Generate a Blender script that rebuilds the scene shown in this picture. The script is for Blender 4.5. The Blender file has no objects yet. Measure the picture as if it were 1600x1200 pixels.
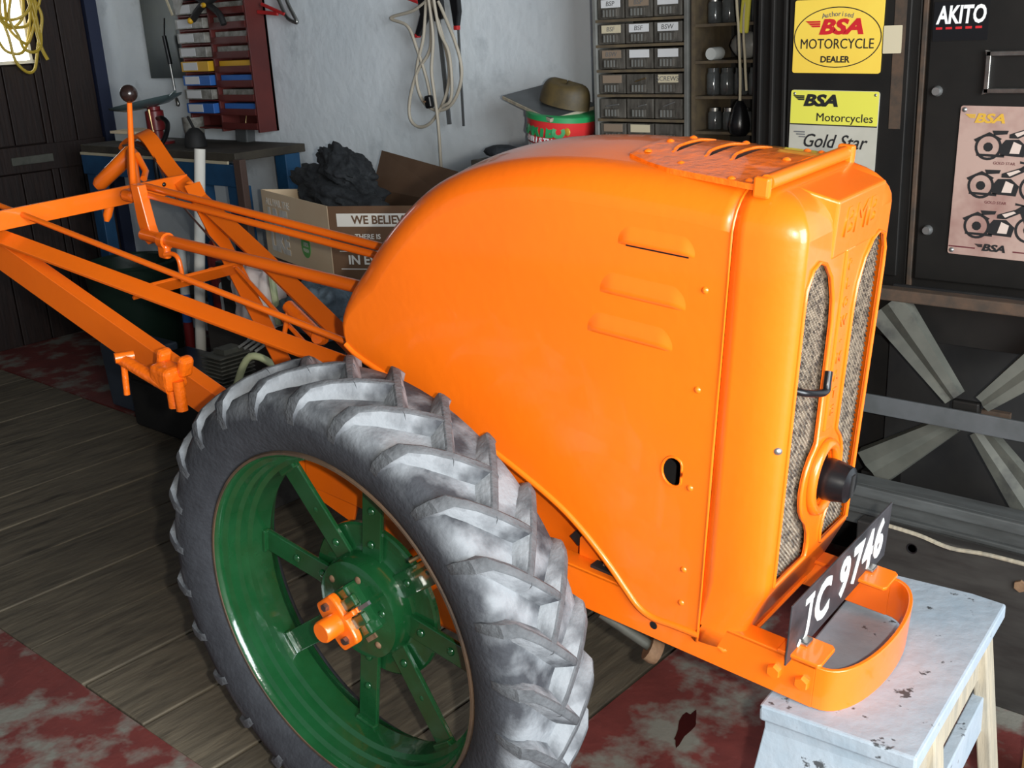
import bpy, bmesh, math, random
from mathutils import Vector, Matrix, Euler
random.seed(7)
R_ = math.radians
scene = bpy.context.scene
C = bpy.context.collection

# ------------------------------------------------------------------ camera
cd = bpy.data.cameras.new('camera'); cam = bpy.data.objects.new('camera', cd); C.objects.link(cam)
cd.sensor_width = 36; cd.lens = 38.064; cd.clip_start = .02
cam.location = (1.364, -1.021, 1.444)
cam.rotation_euler = (R_(71.6593), R_(2.9448), R_(40.8867))
scene.camera = cam
# ------------------------------------------------------------------ world, lights, exposure
wd = bpy.data.worlds.new('world'); scene.world = wd; wd.use_nodes = True
wd.node_tree.nodes['Background'].inputs[0].default_value = (.80, .90, 1, 1)
wd.node_tree.nodes['Background'].inputs[1].default_value = .20
def lamp(name, kind, loc, energy, color, target=None, **k):
    l = bpy.data.lights.new(name, kind); l.energy = energy; l.color = color
    for a, b in k.items(): setattr(l, a, b)
    o = bpy.data.objects.new(name, l); C.objects.link(o); o.location = loc
    if target is not None:
        o.rotation_euler = (Vector(target) - Vector(loc)).to_track_quat('-Z', 'Y').to_euler()
    return o
# daylight coming in through the open workshop door behind and to the right of the photographer
lamp('door_daylight', 'AREA', (3.5, -.75, 1.5), 205, (.88, .95, 1), (-1.2, .9, .75), shape='RECTANGLE', size=2.3, size_y=2.1)
# the camera's own flash, just right of the lens
lamp('camera_flash', 'SPOT', (1.427, -.966, 1.44), 82, (1, .96, .88), (-.3, .7, .75), spot_size=R_(85), spot_blend=.6, shadow_soft_size=.014)
vs = scene.view_settings
vs.view_transform = 'Standard'; vs.look = 'None'; vs.gamma = 1; vs.use_curve_mapping = False
vs.exposure = 0.35

# ------------------------------------------------------------------ materials
def mat(name, col, rough=.5, metal=0, col2=None, scale=8, bump=0, bscale=None, lo=.35, hi=.65, detail=4, coat=0, emit=None, stretch=None, col3=None, scale3=2, lo3=.5, hi3=.6, spec=.5):
    m = bpy.data.materials.new(name); m.use_nodes = True; n = m.node_tree; N = n.nodes; L = n.links
    b = N['Principled BSDF']; b.inputs['Roughness'].default_value = rough; b.inputs['Metallic'].default_value = metal
    b.inputs['Base Color'].default_value = (*col, 1); b.inputs['Coat Weight'].default_value = coat
    b.inputs['Coat Roughness'].default_value = .06; b.inputs['Specular IOR Level'].default_value = spec
    tc = N.new('ShaderNodeTexCoord'); mp = N.new('ShaderNodeMapping'); L.new(tc.outputs['Object'], mp.inputs[0])
    if stretch: mp.inputs['Scale'].default_value = stretch
    def ramp_noise(sc, lo, hi, det):
        t = N.new('ShaderNodeTexNoise'); t.inputs['Scale'].default_value = sc; t.inputs['Detail'].default_value = det
        t.inputs['Roughness'].default_value = .62
        L.new(mp.outputs[0], t.inputs['Vector'])
        r = N.new('ShaderNodeMapRange'); r.inputs[1].default_value = lo; r.inputs[2].default_value = hi
        L.new(t.outputs['Fac'], r.inputs[0]); return r.outputs[0], t
    last = None
    if col2:
        f, t = ramp_noise(scale, lo, hi, detail)
        mx = N.new('ShaderNodeMix'); mx.data_type = 'RGBA'; L.new(f, mx.inputs[0])
        mx.inputs[6].default_value = (*col, 1); mx.inputs[7].default_value = (*col2, 1); last = mx.outputs[2]
    if col3:
        f, t = ramp_noise(scale3, lo3, hi3, 5)
        mx = N.new('ShaderNodeMix'); mx.data_type = 'RGBA'; L.new(f, mx.inputs[0])
        if last: L.new(last, mx.inputs[6])
        else: mx.inputs[6].default_value = (*col, 1)
        mx.inputs[7].default_value = (*col3, 1); last = mx.outputs[2]
    if last: L.new(last, b.inputs['Base Color'])
    if bump:
        t = N.new('ShaderNodeTexNoise'); t.inputs['Scale'].default_value = bscale or scale; t.inputs['Detail'].default_value = 5
        L.new(mp.outputs[0], t.inputs['Vector'])
        bp = N.new('ShaderNodeBump'); bp.inputs['Strength'].default_value = bump; bp.inputs['Distance'].default_value = .01
        L.new(t.outputs['Fac'], bp.inputs['Height']); L.new(bp.outputs[0], b.inputs['Normal'])
    if emit:
        b.inputs['Emission Color'].default_value = (*col, 1); b.inputs['Emission Strength'].default_value = emit
    return m
M = {}
M['orange'] = mat('orange_paint', (.94, .168, .005), .34, coat=.5, col2=(.90, .152, .005), scale=3, bump=.05, bscale=55)
M['orange_rough'] = mat('orange_paint_brushed', (.94, .16, .005), .3, coat=.5, bump=.35, bscale=60)
M['green'] = mat('green_gloss_paint', (.006, .058, .016), .2, coat=.8, col2=(.01, .075, .024), scale=14, bump=.12, bscale=45)
M['rubber'] = mat('tyre_rubber', (.03, .031, .035), .75, col2=(.10, .11, .118), scale=7, bump=.25, bscale=120)
M['lug'] = mat('tyre_lug_rubber', (.035, .037, .041), .8, col2=(.11, .118, .126), scale=16, bump=.3, bscale=150)
M['black'] = mat('black_paint', (.006, .006, .007), .3)
M['blackmatt'] = mat('black_matt', (.007, .007, .008), .7, col2=(.016, .015, .014), scale=9)
M['steel'] = mat('bare_steel', (.42, .42, .40), .35, 1, col2=(.25, .24, .22), scale=20)
M['brass'] = mat('old_brass', (.45, .32, .16), .4, 1)
M['rust'] = mat('rusty_bolt', (.12, .06, .03), .8, col2=(.22, .13, .07), scale=40)
M['mesh'] = mat('dusty_wire', (.27, .215, .155), .6, .2, col2=(.055, .042, .033), scale=90, lo=.42, hi=.62)
M['radiator'] = mat('radiator_core', (.022, .016, .013), .8)
M['platebk'] = mat('number_plate_black', (.02, .02, .022), .45, col2=(.06, .055, .06), scale=12)
M['white'] = mat('white_paint', (.82, .82, .80), .5)
M['wall'] = mat('whitewash', (.80, .85, .88), .9, col2=(.70, .76, .80), scale=2.2, bump=.35, bscale=22, col3=(.46, .51, .54), scale3=4.5, lo3=.58, hi3=.78)
M['floorred'] = mat('worn_red_floor_paint', (.20, .042, .035), .62, col2=(.15, .032, .028), scale=9, col3=(.235, .225, .19), scale3=5.0, lo3=.49, hi3=.60, bump=.15, bscale=60)
M['doorwood'] = mat('dark_stained_door_wood', (.021, .0085, .0055), .6, col2=(.011, .005, .004), scale=10, stretch=(6, 6, .6), bump=.2)
M['darkblue'] = mat('dark_blue_trim_paint', (.010, .016, .045), .5)
M['bluegrey'] = mat('worn_bluegrey_wood_paint', (.27, .335, .39), .7, col2=(.36, .40, .44), scale=6, bump=.25, bscale=30, col3=(.05, .055, .06), scale3=24, lo3=.63, hi3=.67)
M['barewood'] = mat('weathered_bare_wood', (.42, .36, .26), .75, col2=(.30, .27, .21), scale=14, stretch=(4, 4, .6), bump=.3)
M['lockerbk'] = mat('old_black_steel', (.008, .0075, .007), .5, col2=(.014, .0125, .011), scale=4, col3=(.05, .038, .028), scale3=3, lo3=.66, hi3=.8, spec=.25)
M['rustpaint'] = mat('rust_stained_steel', (.085, .05, .03), .7, col2=(.04, .03, .022), scale=25)
M['galv'] = mat('old_galvanised_steel', (.115, .115, .095), .65, .2, col2=(.07, .072, .06), scale=7, col3=(.035, .035, .033), scale3=6, lo3=.55, hi3=.68)
M['greysteel'] = mat('grey_painted_steel', (.10, .105, .11), .5, col2=(.07, .075, .075), scale=9)
M['beam'] = mat('grey_beam_paint', (.095, .10, .098), .6, col2=(.06, .062, .06), scale=6, stretch=(1, 4, 4), col3=(.38, .05, .02), scale3=9, lo3=.69, hi3=.71)
M['darktimber'] = mat('dark_oily_timber', (.018, .015, .013), .65, col2=(.036, .033, .029), scale=6, stretch=(1, 5, 5))
M['card'] = mat('cardboard', (.86, .66, .44), .8, col2=(.88, .70, .48), scale=6)
M['cardbrown'] = mat('cardboard_brown_print', (.15, .078, .04), .8, col2=(.18, .10, .055), scale=6)
M['cream'] = mat('cream_print', (.86, .82, .74), .8)
M['greenprint'] = mat('green_print', (.16, .48, .13), .7)
M['blackcloth'] = mat('black_cloth', (.010, .012, .015), .85, col2=(.03, .034, .038), scale=30, bump=.5, bscale=60)
M['denim'] = mat('grey_blue_cloth', (.16, .22, .27), .9, col2=(.10, .14, .17), scale=18, bump=.4, bscale=40)
M['skinprint'] = mat('pale_pink_print', (.80, .62, .56), .6, col2=(.86, .80, .76), scale=7)
M['palegreen'] = mat('pale_green_edge', (.60, .66, .38), .6)
M['redrack'] = mat('red_brown_rack_paint', (.115, .018, .014), .5, col2=(.085, .014, .012), scale=6)
M['yellowbin'] = mat('yellow_plastic', (.62, .34, .015), .45)
M['bluebin'] = mat('blue_plastic', (.03, .13, .42), .45)
M['clearbin'] = mat('smoky_plastic', (.13, .12, .10), .35, col2=(.3, .29, .26), scale=30)
M['paper'] = mat('white_label_paper', (.62, .62, .62), .8)
M['tanpaper'] = mat('brown_label_paper', (.23, .17, .12), .8)
M['creampaper'] = mat('cream_label_paper', (.55, .48, .33), .8)
M['ink'] = mat('black_ink', (.01, .01, .011), .6)
M['greyink'] = mat('grey_ink', (.13, .13, .13), .6)
M['redink'] = mat('red_ink', (.55, .015, .02), .5)
M['yellowsign'] = mat('yellow_sign_enamel', (.86, .62, .085), .4, col2=(.82, .55, .07), scale=4)
M['limesign'] = mat('lime_yellow_sign_enamel', (.70, .66, .085), .4)
M['silversign'] = mat('silver_tan_sign_enamel', (.42, .40, .33), .4, col2=(.52, .50, .43), scale=5)
M['poster'] = mat('pinkish_poster_print', (.44, .30, .25), .45, col2=(.26, .13, .11), scale=7, lo=.45, hi=.75)
M['posterlt'] = mat('pale_poster_print', (.62, .50, .43), .5)
M['gold'] = mat('gold_print', (.62, .36, .04), .5)
M['maroon'] = mat('maroon_print', (.12, .025, .03), .5)
M['bolt'] = mat('dull_zinc', (.35, .35, .34), .4, .8)
M['clearpl'] = mat('smoked_drawer_front', (.05, .045, .037), .25, col2=(.11, .10, .085), scale=60, stretch=(1, 1, .25))
M['drawerdark'] = mat('dark_cabinet_brown', (.02, .018, .015), .5)  # plain dark brown for cabinet backs, bases and carcasses
M['cabgrey'] = mat('grey_cabinet_steel', (.19, .19, .175), .5, col2=(.13, .13, .12), scale=10)
M['cabbrown'] = mat('brown_shelf_edge', (.14, .105, .06), .6, col2=(.085, .065, .045), scale=20)
M['glass'] = mat('dusty_jar_glass', (.10, .11, .11), .12, col2=(.05, .05, .05), scale=12)
M['cordwhite'] = mat('cream_flex', (.55, .50, .36), .6)
M['cablebeige'] = mat('beige_cable', (.44, .39, .31), .55)
M['redplastic'] = mat('red_plastic', (.45, .02, .02), .4)
M['yellowhose'] = mat('yellow_hose', (.52, .36, .04), .35)
M['windowlit'] = mat('daylit_window_glass', (.86, .93, 1), .3, emit=3.2)
M['blueframe'] = mat('blue_bench_paint', (.016, .085, .19), .5, col2=(.012, .06, .14), scale=8)
M['benchtop'] = mat('dark_bench_top', (.035, .028, .02), .7, col2=(.06, .05, .035), scale=10)
M['darkred'] = mat('dark_red_paint', (.17, .014, .016), .35)
M['dishgrey'] = mat('grey_green_enamel', (.12, .17, .175), .25, .3)
M['greensheet'] = mat('grey_green_sheet', (.085, .10, .10), .35, .3, col2=(.06, .075, .078), scale=5)
M['brownbar'] = mat('brown_bar_paint', (.07, .04, .03), .7)
M['darkgreen'] = mat('dark_green_plastic', (.008, .022, .014), .45)
M['whitepl'] = mat('white_plastic', (.58, .60, .58), .5)
M['hat'] = mat('brown_leather', (.11, .075, .025), .6, col2=(.055, .04, .018), scale=14)
M['tubred'] = mat('red_tub_print', (.62, .03, .03), .4)
M['tubgreen'] = mat('green_tub_lid', (.02, .26, .08), .4)
M['teabox'] = mat('tea_box_print', (.85, .52, .18), .5, col2=(.80, .68, .40), scale=14)
M['teapurple'] = mat('tea_box_purple', (.05, .03, .11), .5)
M['leafprint'] = mat('tea_box_leaf', (.45, .55, .2), .5)
M['oldplastic'] = mat('cloudy_plastic_bag', (.16, .16, .15), .3, col2=(.28, .28, .26), scale=9)

def plank_mat(i):
    a = random.uniform(.75, 1.15)
    return mat('floor_plank_wood', (.19*a, .155*a, .105*a), .75, col2=(.085*a, .07*a, .05*a), scale=5 + random.random()*2, stretch=(5, .8, 1),
               lo=.3, hi=.72, bump=.35, bscale=9, col3=(.022, .018, .015), scale3=3.2, lo3=.56, hi3=.74)
# tyre carcass: dusty white tread hollows over dark sidewalls (dirt fixed to the tyre)
def tyre_mat():
    m = mat('dusty_tyre', (.03, .031, .035), .8, bump=.25, bscale=110); n = m.node_tree; N = n.nodes; L = n.links
    b = N['Principled BSDF']
    tc = N.new('ShaderNodeTexCoord'); sx = N.new('ShaderNodeSeparateXYZ'); L.new(tc.outputs['Object'], sx.inputs[0])
    cx = N.new('ShaderNodeCombineXYZ'); L.new(sx.outputs[0], cx.inputs[0]); L.new(sx.outputs[2], cx.inputs[2])
    ln = N.new('ShaderNodeVectorMath'); ln.operation = 'LENGTH'; L.new(cx.outputs[0], ln.inputs[0])
    r = N.new('ShaderNodeMapRange'); r.inputs[1].default_value = .392; r.inputs[2].default_value = .432; L.new(ln.outputs['Value'], r.inputs[0])
    t = N.new('ShaderNodeTexNoise'); t.inputs['Scale'].default_value = 13; t.inputs['Detail'].default_value = 5; L.new(tc.outputs['Object'], t.inputs['Vector'])
    r2 = N.new('ShaderNodeMapRange'); r2.inputs[1].default_value = .38; r2.inputs[2].default_value = .60; L.new(t.outputs['Fac'], r2.inputs[0])
    mu = N.new('ShaderNodeMath'); mu.operation = 'MULTIPLY'; L.new(r.outputs[0], mu.inputs[0]); L.new(r2.outputs[0], mu.inputs[1])
    mx = N.new('ShaderNodeMix'); mx.data_type = 'RGBA'; L.new(mu.outputs[0], mx.inputs[0])
    t2 = N.new('ShaderNodeTexNoise'); t2.inputs['Scale'].default_value = 30; t2.inputs['Detail'].default_value = 5; L.new(tc.outputs['Object'], t2.inputs['Vector'])
    mx2 = N.new('ShaderNodeMix'); mx2.data_type = 'RGBA'; L.new(t2.outputs['Fac'], mx2.inputs[0])
    mx2.inputs[6].default_value = (.014, .015, .019, 1); mx2.inputs[7].default_value = (.042, .046, .054, 1)
    L.new(mx2.outputs[2], mx.inputs[6]); mx.inputs[7].default_value = (.225, .24, .255, 1)
    L.new(mx.outputs[2], b.inputs['Base Color']); return m
M['tyre'] = tyre_mat()

# ------------------------------------------------------------------ mesh helpers
class MB:
    def __init__(s): s.v = []; s.f = []
    def add(s, vs, fs):
        o = len(s.v); s.v += [tuple(v) for v in vs]; s.f += [tuple(i+o for i in f) for f in fs]; return s
    def box(s, c, d, rot=None):
        c = Vector(c); x, y, z = [a/2 for a in d]
        vs = [Vector(p) for p in ((-x,-y,-z),(x,-y,-z),(x,y,-z),(-x,y,-z),(-x,-y,z),(x,-y,z),(x,y,z),(-x,y,z))]
        if rot is not None:
            m = rot if isinstance(rot, Matrix) else Euler(rot).to_matrix()
            vs = [m @ v for v in vs]
        return s.add([v+c for v in vs], [(3,2,1,0),(4,5,6,7),(0,1,5,4),(1,2,6,5),(2,3,7,6),(3,0,4,7)])
    def b2(s, lo, hi): return s.box([(a+b)/2 for a, b in zip(lo, hi)], [b-a for a, b in zip(lo, hi)])
    def grid(s, rows, close_u=False, close_v=False):
        n = len(rows[0]); o = len(s.v)
        for r in rows: s.v += [tuple(p) for p in r]
        m = len(rows)
        for i in range(m if close_v else m-1):
            for j in range(n if close_u else n-1):
                a = o+i*n+j; b = o+i*n+(j+1) % n; c = o+((i+1) % m)*n+(j+1) % n; d = o+((i+1) % m)*n+j
                s.f.append((a, b, c, d))
        return s
    def tube(s, pts, r, n=10, caps=True):
        pts = [Vector(p) for p in pts]; rs = r if isinstance(r, (list, tuple)) else [r]*len(pts)
        rows = []; up = None
        for i, p in enumerate(pts):
            t = (pts[min(i+1, len(pts)-1)] - pts[max(i-1, 0)]).normalized()
            if up is None:
                up = Vector((0,0,1)) if abs(t.z) < .9 else Vector((1,0,0))
            a = (up - t*up.dot(t)).normalized(); up = a; b = t.cross(a)
            rows.append([p + (a*math.cos(2*math.pi*k/n) + b*math.sin(2*math.pi*k/n))*rs[i] for k in range(n)])
        o = len(s.v); s.grid(rows, close_u=True)
        if caps:
            s.f.append(tuple(o+k for k in reversed(range(n)))); e = o+(len(pts)-1)*n; s.f.append(tuple(e+k for k in range(n)))
        return s
    def lathe(s, prof, org=(0,0,0), axis=(0,1,0), n=32, closed=False):
        ax = Vector(axis).normalized(); u = Vector((0,0,1)) if abs(ax.z) < .9 else Vector((1,0,0))
        u = (u - ax*u.dot(ax)).normalized(); w = ax.cross(u); org = Vector(org)
        rows = [[org + ax*h + (u*math.cos(2*math.pi*k/n) + w*math.sin(2*math.pi*k/n))*max(r, 1e-5) for k in range(n)] for r, h in prof]
        return s.grid(rows, close_u=True, close_v=closed)
    def prism(s, poly, fn, h0, h1):
        n = len(poly); vs = [fn(a, b, h0) for a, b in poly] + [fn(a, b, h1) for a, b in poly]
        return s.add(vs, [tuple(reversed(range(n))), tuple(range(n, 2*n))] + [(i, (i+1) % n, n+(i+1) % n, n+i) for i in range(n)])
    def bar(s, p0, p1, wdir, w, t):
        p0 = Vector(p0); p1 = Vector(p1); d = p1-p0; x = d.normalized(); y = Vector(wdir); y = (y - x*y.dot(x)).normalized(); z = x.cross(y)
        return s.box((p0+p1)/2, (d.length, w, t), Matrix((x, y, z)).transposed())
    def sphere(s, c, r, n=12, m=8, sc=(1,1,1)):
        rows = [[(c[0]+sc[0]*r*math.sin(math.pi*i/m)*math.cos(2*math.pi*k/n), c[1]+sc[1]*r*math.sin(math.pi*i/m)*math.sin(2*math.pi*k/n), c[2]+sc[2]*r*math.cos(math.pi*i/m)) for k in range(n)] for i in range(m+1)]
        return s.grid(rows, close_u=True)
    def build(s, name, m, parent=None, smooth=None, bevel=0, seg=2, loc=None, rot=None):
        me = bpy.data.meshes.new(name); me.from_pydata(s.v, [], s.f)
        bm = bmesh.new(); bm.from_mesh(me); bmesh.ops.remove_doubles(bm, verts=bm.verts, dist=1e-6)
        bmesh.ops.recalc_face_normals(bm, faces=bm.faces); bm.to_mesh(me); bm.free()
        me.materials.append(M[m] if isinstance(m, str) else m)
        o = bpy.data.objects.new(name, me); C.objects.link(o)
        if parent is not None: o.parent = parent
        if loc is not None: o.location = loc
        if rot is not None: o.rotation_euler = rot
        if smooth is not None:
            me.shade_smooth(); me.set_sharp_from_angle(angle=R_(smooth))
        if bevel:
            b = o.modifiers.new('bevel', 'BEVEL'); b.width = bevel; b.segments = seg; b.limit_method = 'ANGLE'; b.angle_limit = R_(40)
        return o
def flatten(o, ax, vals):
    # pressed flat sheets shade flat, rounded edges stay smooth
    for p in o.data.polygons:
        if abs(abs(p.normal[ax])-1) < 1e-4 and any(abs(p.center[ax]-v) < 1e-4 for v in vals): p.use_smooth = False
def cpy(o, parent=None, loc=None, rot=None):
    c = o.copy(); C.objects.link(c)
    if parent is not None: c.parent = parent
    if loc is not None: c.location = loc
    if rot is not None: c.rotation_euler = rot
    return c
def tag(o, label, cat, group=None):
    o['label'] = label; o['category'] = cat
    if group: o['group'] = group
    return o
def struct(o): o['kind'] = 'structure'; return o
def empty(name, loc=(0,0,0), rot=(0,0,0)):
    o = bpy.data.objects.new(name, None); C.objects.link(o); o.location = loc; o.rotation_euler = rot; o.empty_display_size = .1; return o
def baked(o, smooth=None):
    dg = bpy.context.evaluated_depsgraph_get(); dg.update()
    me = bpy.data.meshes.new_from_object(o.evaluated_get(dg)); o.modifiers.clear(); o.data = me
    if smooth is not None: me.shade_smooth(); me.set_sharp_from_angle(angle=R_(smooth))
def cut(o, cutters, smooth=None):
    for c in cutters:
        b = o.modifiers.new('cut', 'BOOLEAN'); b.operation = 'DIFFERENCE'; b.object = c; b.solver = 'EXACT'
    baked(o, smooth)
    for c in cutters:
        me = c.data; bpy.data.objects.remove(c); bpy.data.meshes.remove(me)
def text(name, body, size, m, parent, loc, rot, extrude=.0006, shear=0, bold=0, sx=1, align='CENTER', spacing=1):
    cu = bpy.data.curves.new(name, 'FONT'); cu.body = body; cu.size = size; cu.extrude = extrude; cu.shear = shear; cu.offset = bold
    cu.align_x = align; cu.align_y = 'CENTER'; cu.space_character = spacing; cu.resolution_u = 3
    t = bpy.data.objects.new(name, cu); C.objects.link(t); dg = bpy.context.evaluated_depsgraph_get(); dg.update()
    me = bpy.data.meshes.new_from_object(t.evaluated_get(dg)); bpy.data.objects.remove(t); bpy.data.curves.remove(cu)
    me.materials.clear(); me.materials.append(M[m])
    o = bpy.data.objects.new(name, me); C.objects.link(o); o.parent = parent; o.location = loc; o.rotation_euler = rot; o.scale = (sx, 1, 1)
    return o
UP = (R_(90), 0, 0)          # text standing up, readable from -Y
def rr(w, h, r, n=5):        # rounded rectangle outline
    p = []
    for cx, cy, a0 in ((w/2-r, h/2-r, 0), (-w/2+r, h/2-r, 90), (-w/2+r, -h/2+r, 180), (w/2-r, -h/2+r, 270)):
        for k in range(n+1):
            a = R_(a0+90*k/n); p.append((cx+r*math.cos(a), cy+r*math.sin(a)))
    return p
def smoothpath(pts, n=6):    # catmull-rom
    P = [Vector(p) for p in pts]; out = []
    for i in range(len(P)-1):
        a = P[max(i-1,0)]; b = P[i]; c = P[i+1]; d = P[min(i+2, len(P)-1)]
        for k in range(n):
            t = k/n; out.append(.5*((2*b)+(c-a)*t+(2*a-5*b+4*c-d)*t*t+(3*b-a-3*c+d)*t*t*t))
    return out+[P[-1]]

# ================================================================== SETTING
floor = struct(MB().b2((-4.3, -3.2, -.06), (3.2, 2.2, -.02)).build('floor', 'blackmatt'))
MB().b2((-4.2, -3.2, -.02), (3.2, -.056, 0)).build('painted_concrete', 'floorred', floor)
MB().b2((-4.2, 1.086, -.02), (3.2, 2.2, 0)).build('painted_concrete', 'floorred', floor)
MB().b2((.12, -.056, -.02), (3.2, 1.086, 0)).build('painted_concrete', 'floorred', floor)
x = .114
for i in range(16):                                  # boards laid across the inspection pit
    w = .262
    dz = random.uniform(-.003, 0)
    MB().b2((x-w+.005, -.05+random.uniform(-.004, .004), -.035), (x-.004, 1.078+random.uniform(-.006, .004), dz)).build('plank', plank_mat(i), floor, bevel=.003)
    x -= w
st_ = [(.016*math.cos(a)*(1+.35*math.sin(3*a)), .06*math.sin(a)*(1+.2*math.cos(5*a))) for a in [2*math.pi*k/24 for k in range(24)]]
MB().prism(st_, lambda a, b, h: (.30+a-.25*b, .66+b, h), 0, .0008).build('oil_stain', mat('dark_oil_stain', (.045, .006, .006), .25), floor)
wall_back = struct(MB().b2((-4.3, 2.04, 0), (3.2, 2.2, 2.5)).build('wall_back', 'wall'))
wall_left = struct(MB().b2((-4.3, -3.2, 0), (-4.16, 2.04, 2.5)).build('wall_left', 'doorwood'))
struct(MB().b2((-4.3, -3.2, 2.5), (3.2, 2.2, 2.6)).build('ceiling', 'greysteel'))
struct(MB().b2((-4.16, 1.975, 0), (-4.10, 2.04, 2.5)).build('trim_1', 'darkblue'))
# boarded left wall: each dark board
door = struct(empty('door_1', (-4.126, 0, 0)))
yb = [1.975, 1.83, 1.70, 1.66, 1.50, 1.345, 1.20, 1.05, .90, .75, .60]
def dboard(y0, y1, z0, z1, t=.02): return MB().b2((-.03, y0+.003, z0), (t-.02, y1-.003, z1)).build('board', 'doorwood', door, bevel=.003)
for y1, y0 in zip(yb[:-1], yb[1:]):
    if y1 <= 1.66 and y0 >= 1.33:
        dboard(y0, y1, 0, .86); dboard(y0, y1, 1.0, 1.38)
    else: dboard(y0, y1, 0, 2.4)
for z in (.93, .99): pass
MB().b2((-.03, 1.05, .865), (.012, 1.975, .995)).build('rail', 'doorwood', door, bevel=.004)
MB().b2((-.03, 1.05, 1.385), (.010, 1.70, 1.40)).build('rail', 'doorwood', door, bevel=.003)
lp = MB().b2((.012, 1.455, .905), (.022, 1.672, .945)).build('letter_plate', 'galv', door, bevel=.003)
win = struct(empty('window_1', (-4.126, 1.5, 1.70)))
MB().b2((-.034, -.16, -.30), (-.028, .15, .3)).build('pane', 'windowlit', win)
MB().b2((-.03, .15, -.30), (.004, .165, .3)).build('window_frame', 'cream', win)
MB().b2((-.03, -.16, -.313), (.014, .165, -.297)).build('window_sill', 'cream', win)
# ================================================================== TRACTOR
TR = empty('two_wheeled_tractor', (0, 0, .465), (R_(1.7991), R_(5.42802), R_(2.4441)))
tag(TR, 'bright orange two-wheeled garden tractor with green wheel hubs and rounded bonnet', 'tractor')
YC, Y0, Y1 = .389, .225, .553
def spline(pts, n=6): return [(p.x, p.y) for p in smoothpath([(a, b, 0) for a, b in pts], n)]
# ---- bonnet
from mathutils.geometry import delaunay_2d_cdt
def inside(p, poly):
    c = False; n = len(poly)
    for i in range(n):
        (x1, y1), (x2, y2) = poly[i], poly[i-1]
        if (y1 > p[1]) != (y2 > p[1]) and p[0] < (x2-x1)*(p[1]-y1)/(y2-y1)+x1: c = not c
    return c
def panel(outer, holes, fn):
    """flat sheet with holes: returns vertices and triangles"""
    loops = [outer]+holes; vs = []; es = []
    for l in loops:
        l = [l[i] for i in range(len(l)) if math.hypot(l[i][0]-l[i-1][0], l[i][1]-l[i-1][1]) > 1e-6]
        o = len(vs); vs += [Vector(p) for p in l]; es += [(o+i, o+(i+1) % len(l)) for i in range(len(l))]
    V, E_, F_, *_r = delaunay_2d_cdt(vs, es, [], 0, 1e-7)
    keep = []
    for f in F_:
        c = (sum(V[i].x for i in f)/len(f), sum(V[i].y for i in f)/len(f))
        if inside(c, outer) and not any(inside(c, h) for h in holes): keep.append(tuple(f))
    return [fn(v.x, v.y) for v in V], keep
top = spline([(.588, .813), (.50, .817), (.40, .817), (.30, .814), (.20, .801), (.11, .777), (.04, .745), (-.02, .702), (-.075, .648), (-.125, .588), (-.162, .532), (-.184, .482), (-.186, .445), (-.172, .418)], 4)
lip = spline([(-.172, .418), (-.14, .402), (-.06, .380), (.056, .347), (.186, .307), (.30, .262), (.36, .228), (.412, .187), (.45, .150), (.478, .125), (.505, .116), (.54, .118), (.588, .120)], 4)
def resample(pts, n):
    d = [0]
    for a, b in zip(pts[:-1], pts[1:]): d.append(d[-1]+math.hypot(b[0]-a[0], b[1]-a[1]))
    out = []; j = 0
    for k in range(n):
        t = d[-1]*k/(n-1)
        while j < len(pts)-2 and d[j+1] < t: j += 1
        u = (t-d[j])/max(d[j+1]-d[j], 1e-9); out.append((pts[j][0]+(pts[j+1][0]-pts[j][0])*u, pts[j][1]+(pts[j+1][1]-pts[j][1])*u))
    return out
NS = 56
T_ = resample(top, NS); L_ = resample(list(reversed(lip)), NS)   # both from seam to rear point
def nrm(i):
    a = T_[max(i-1, 0)]; b = T_[min(i+1, NS-1)]; dx, dz = b[0]-a[0], b[1]-a[1]; l = math.hypot(dx, dz); return (dz/l, -dx/l)  # inward? computed below
rows = []
rad = .052
for i in range(NS):
    nx, nz = nrm(i)
    if nz < 0: nx, nz = -nx, -nz
    if i > NS*.55 and nx > 0: nx, nz = -nx, -nz
    fade = min(1, (NS-1-i)/9); r = rad*fade + .004
    row = []
    tx, tz = T_[i]; lx, lz = L_[i]
    ix, iz = tx-nx*r, tz-nz*r
    for k in range(9):                                  # near side, from lip up
        u = k/8; row.append((lx+(ix-lx)*u, Y0, lz+(iz-lz)*u))
    for k in range(1, 7):
        a = R_(90*k/6); row.append((ix+nx*r*math.sin(a), Y0+r*(1-math.cos(a)), iz+nz*r*math.sin(a)))
    cr = .012*fade
    for k in range(1, 8):
        y = Y0+r+(Y1-Y0-2*r)*k/8; row.append((tx+nx*cr*math.sin(math.pi*k/8), y, tz+nz*cr*math.sin(math.pi*k/8)))
    for k in range(6, -1, -1):
        a = R_(90*k/6); row.append((ix+nx*r*math.sin(a), Y1-r*(1-math.cos(a)), iz+nz*r*math.sin(a)))
    for k in range(7, -1, -1):
        u = k/8; row.append((lx+(ix-lx)*u, Y1, lz+(iz-lz)*u))
    rows.append(row)
hole = [(.524+min(.0195*math.cos(2*math.pi*k/20), .0135), .383+.024*math.sin(2*math.pi*k/20)) for k in range(20)]
outl = [(r[0][0], r[0][2]) for r in rows] + [(r[8][0], r[8][2]) for r in reversed(rows)]
mb = MB().grid([r[8:] for r in rows])
mb.add(*panel(outl, [hole], lambda a, b: (a, Y0, b)))
hood = mb.build('bonnet', 'orange', TR, smooth=38)
flatten(hood, 1, (Y0, Y1))
sm = hood.modifiers.new('thickness', 'SOLIDIFY'); sm.thickness = .0025; sm.offset = -1
MB().tube([(a, Y0, b) for a, b in hole+hole[:1]], .0022, 6).build('hole_rim', 'orange', hood, smooth=60)
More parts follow.
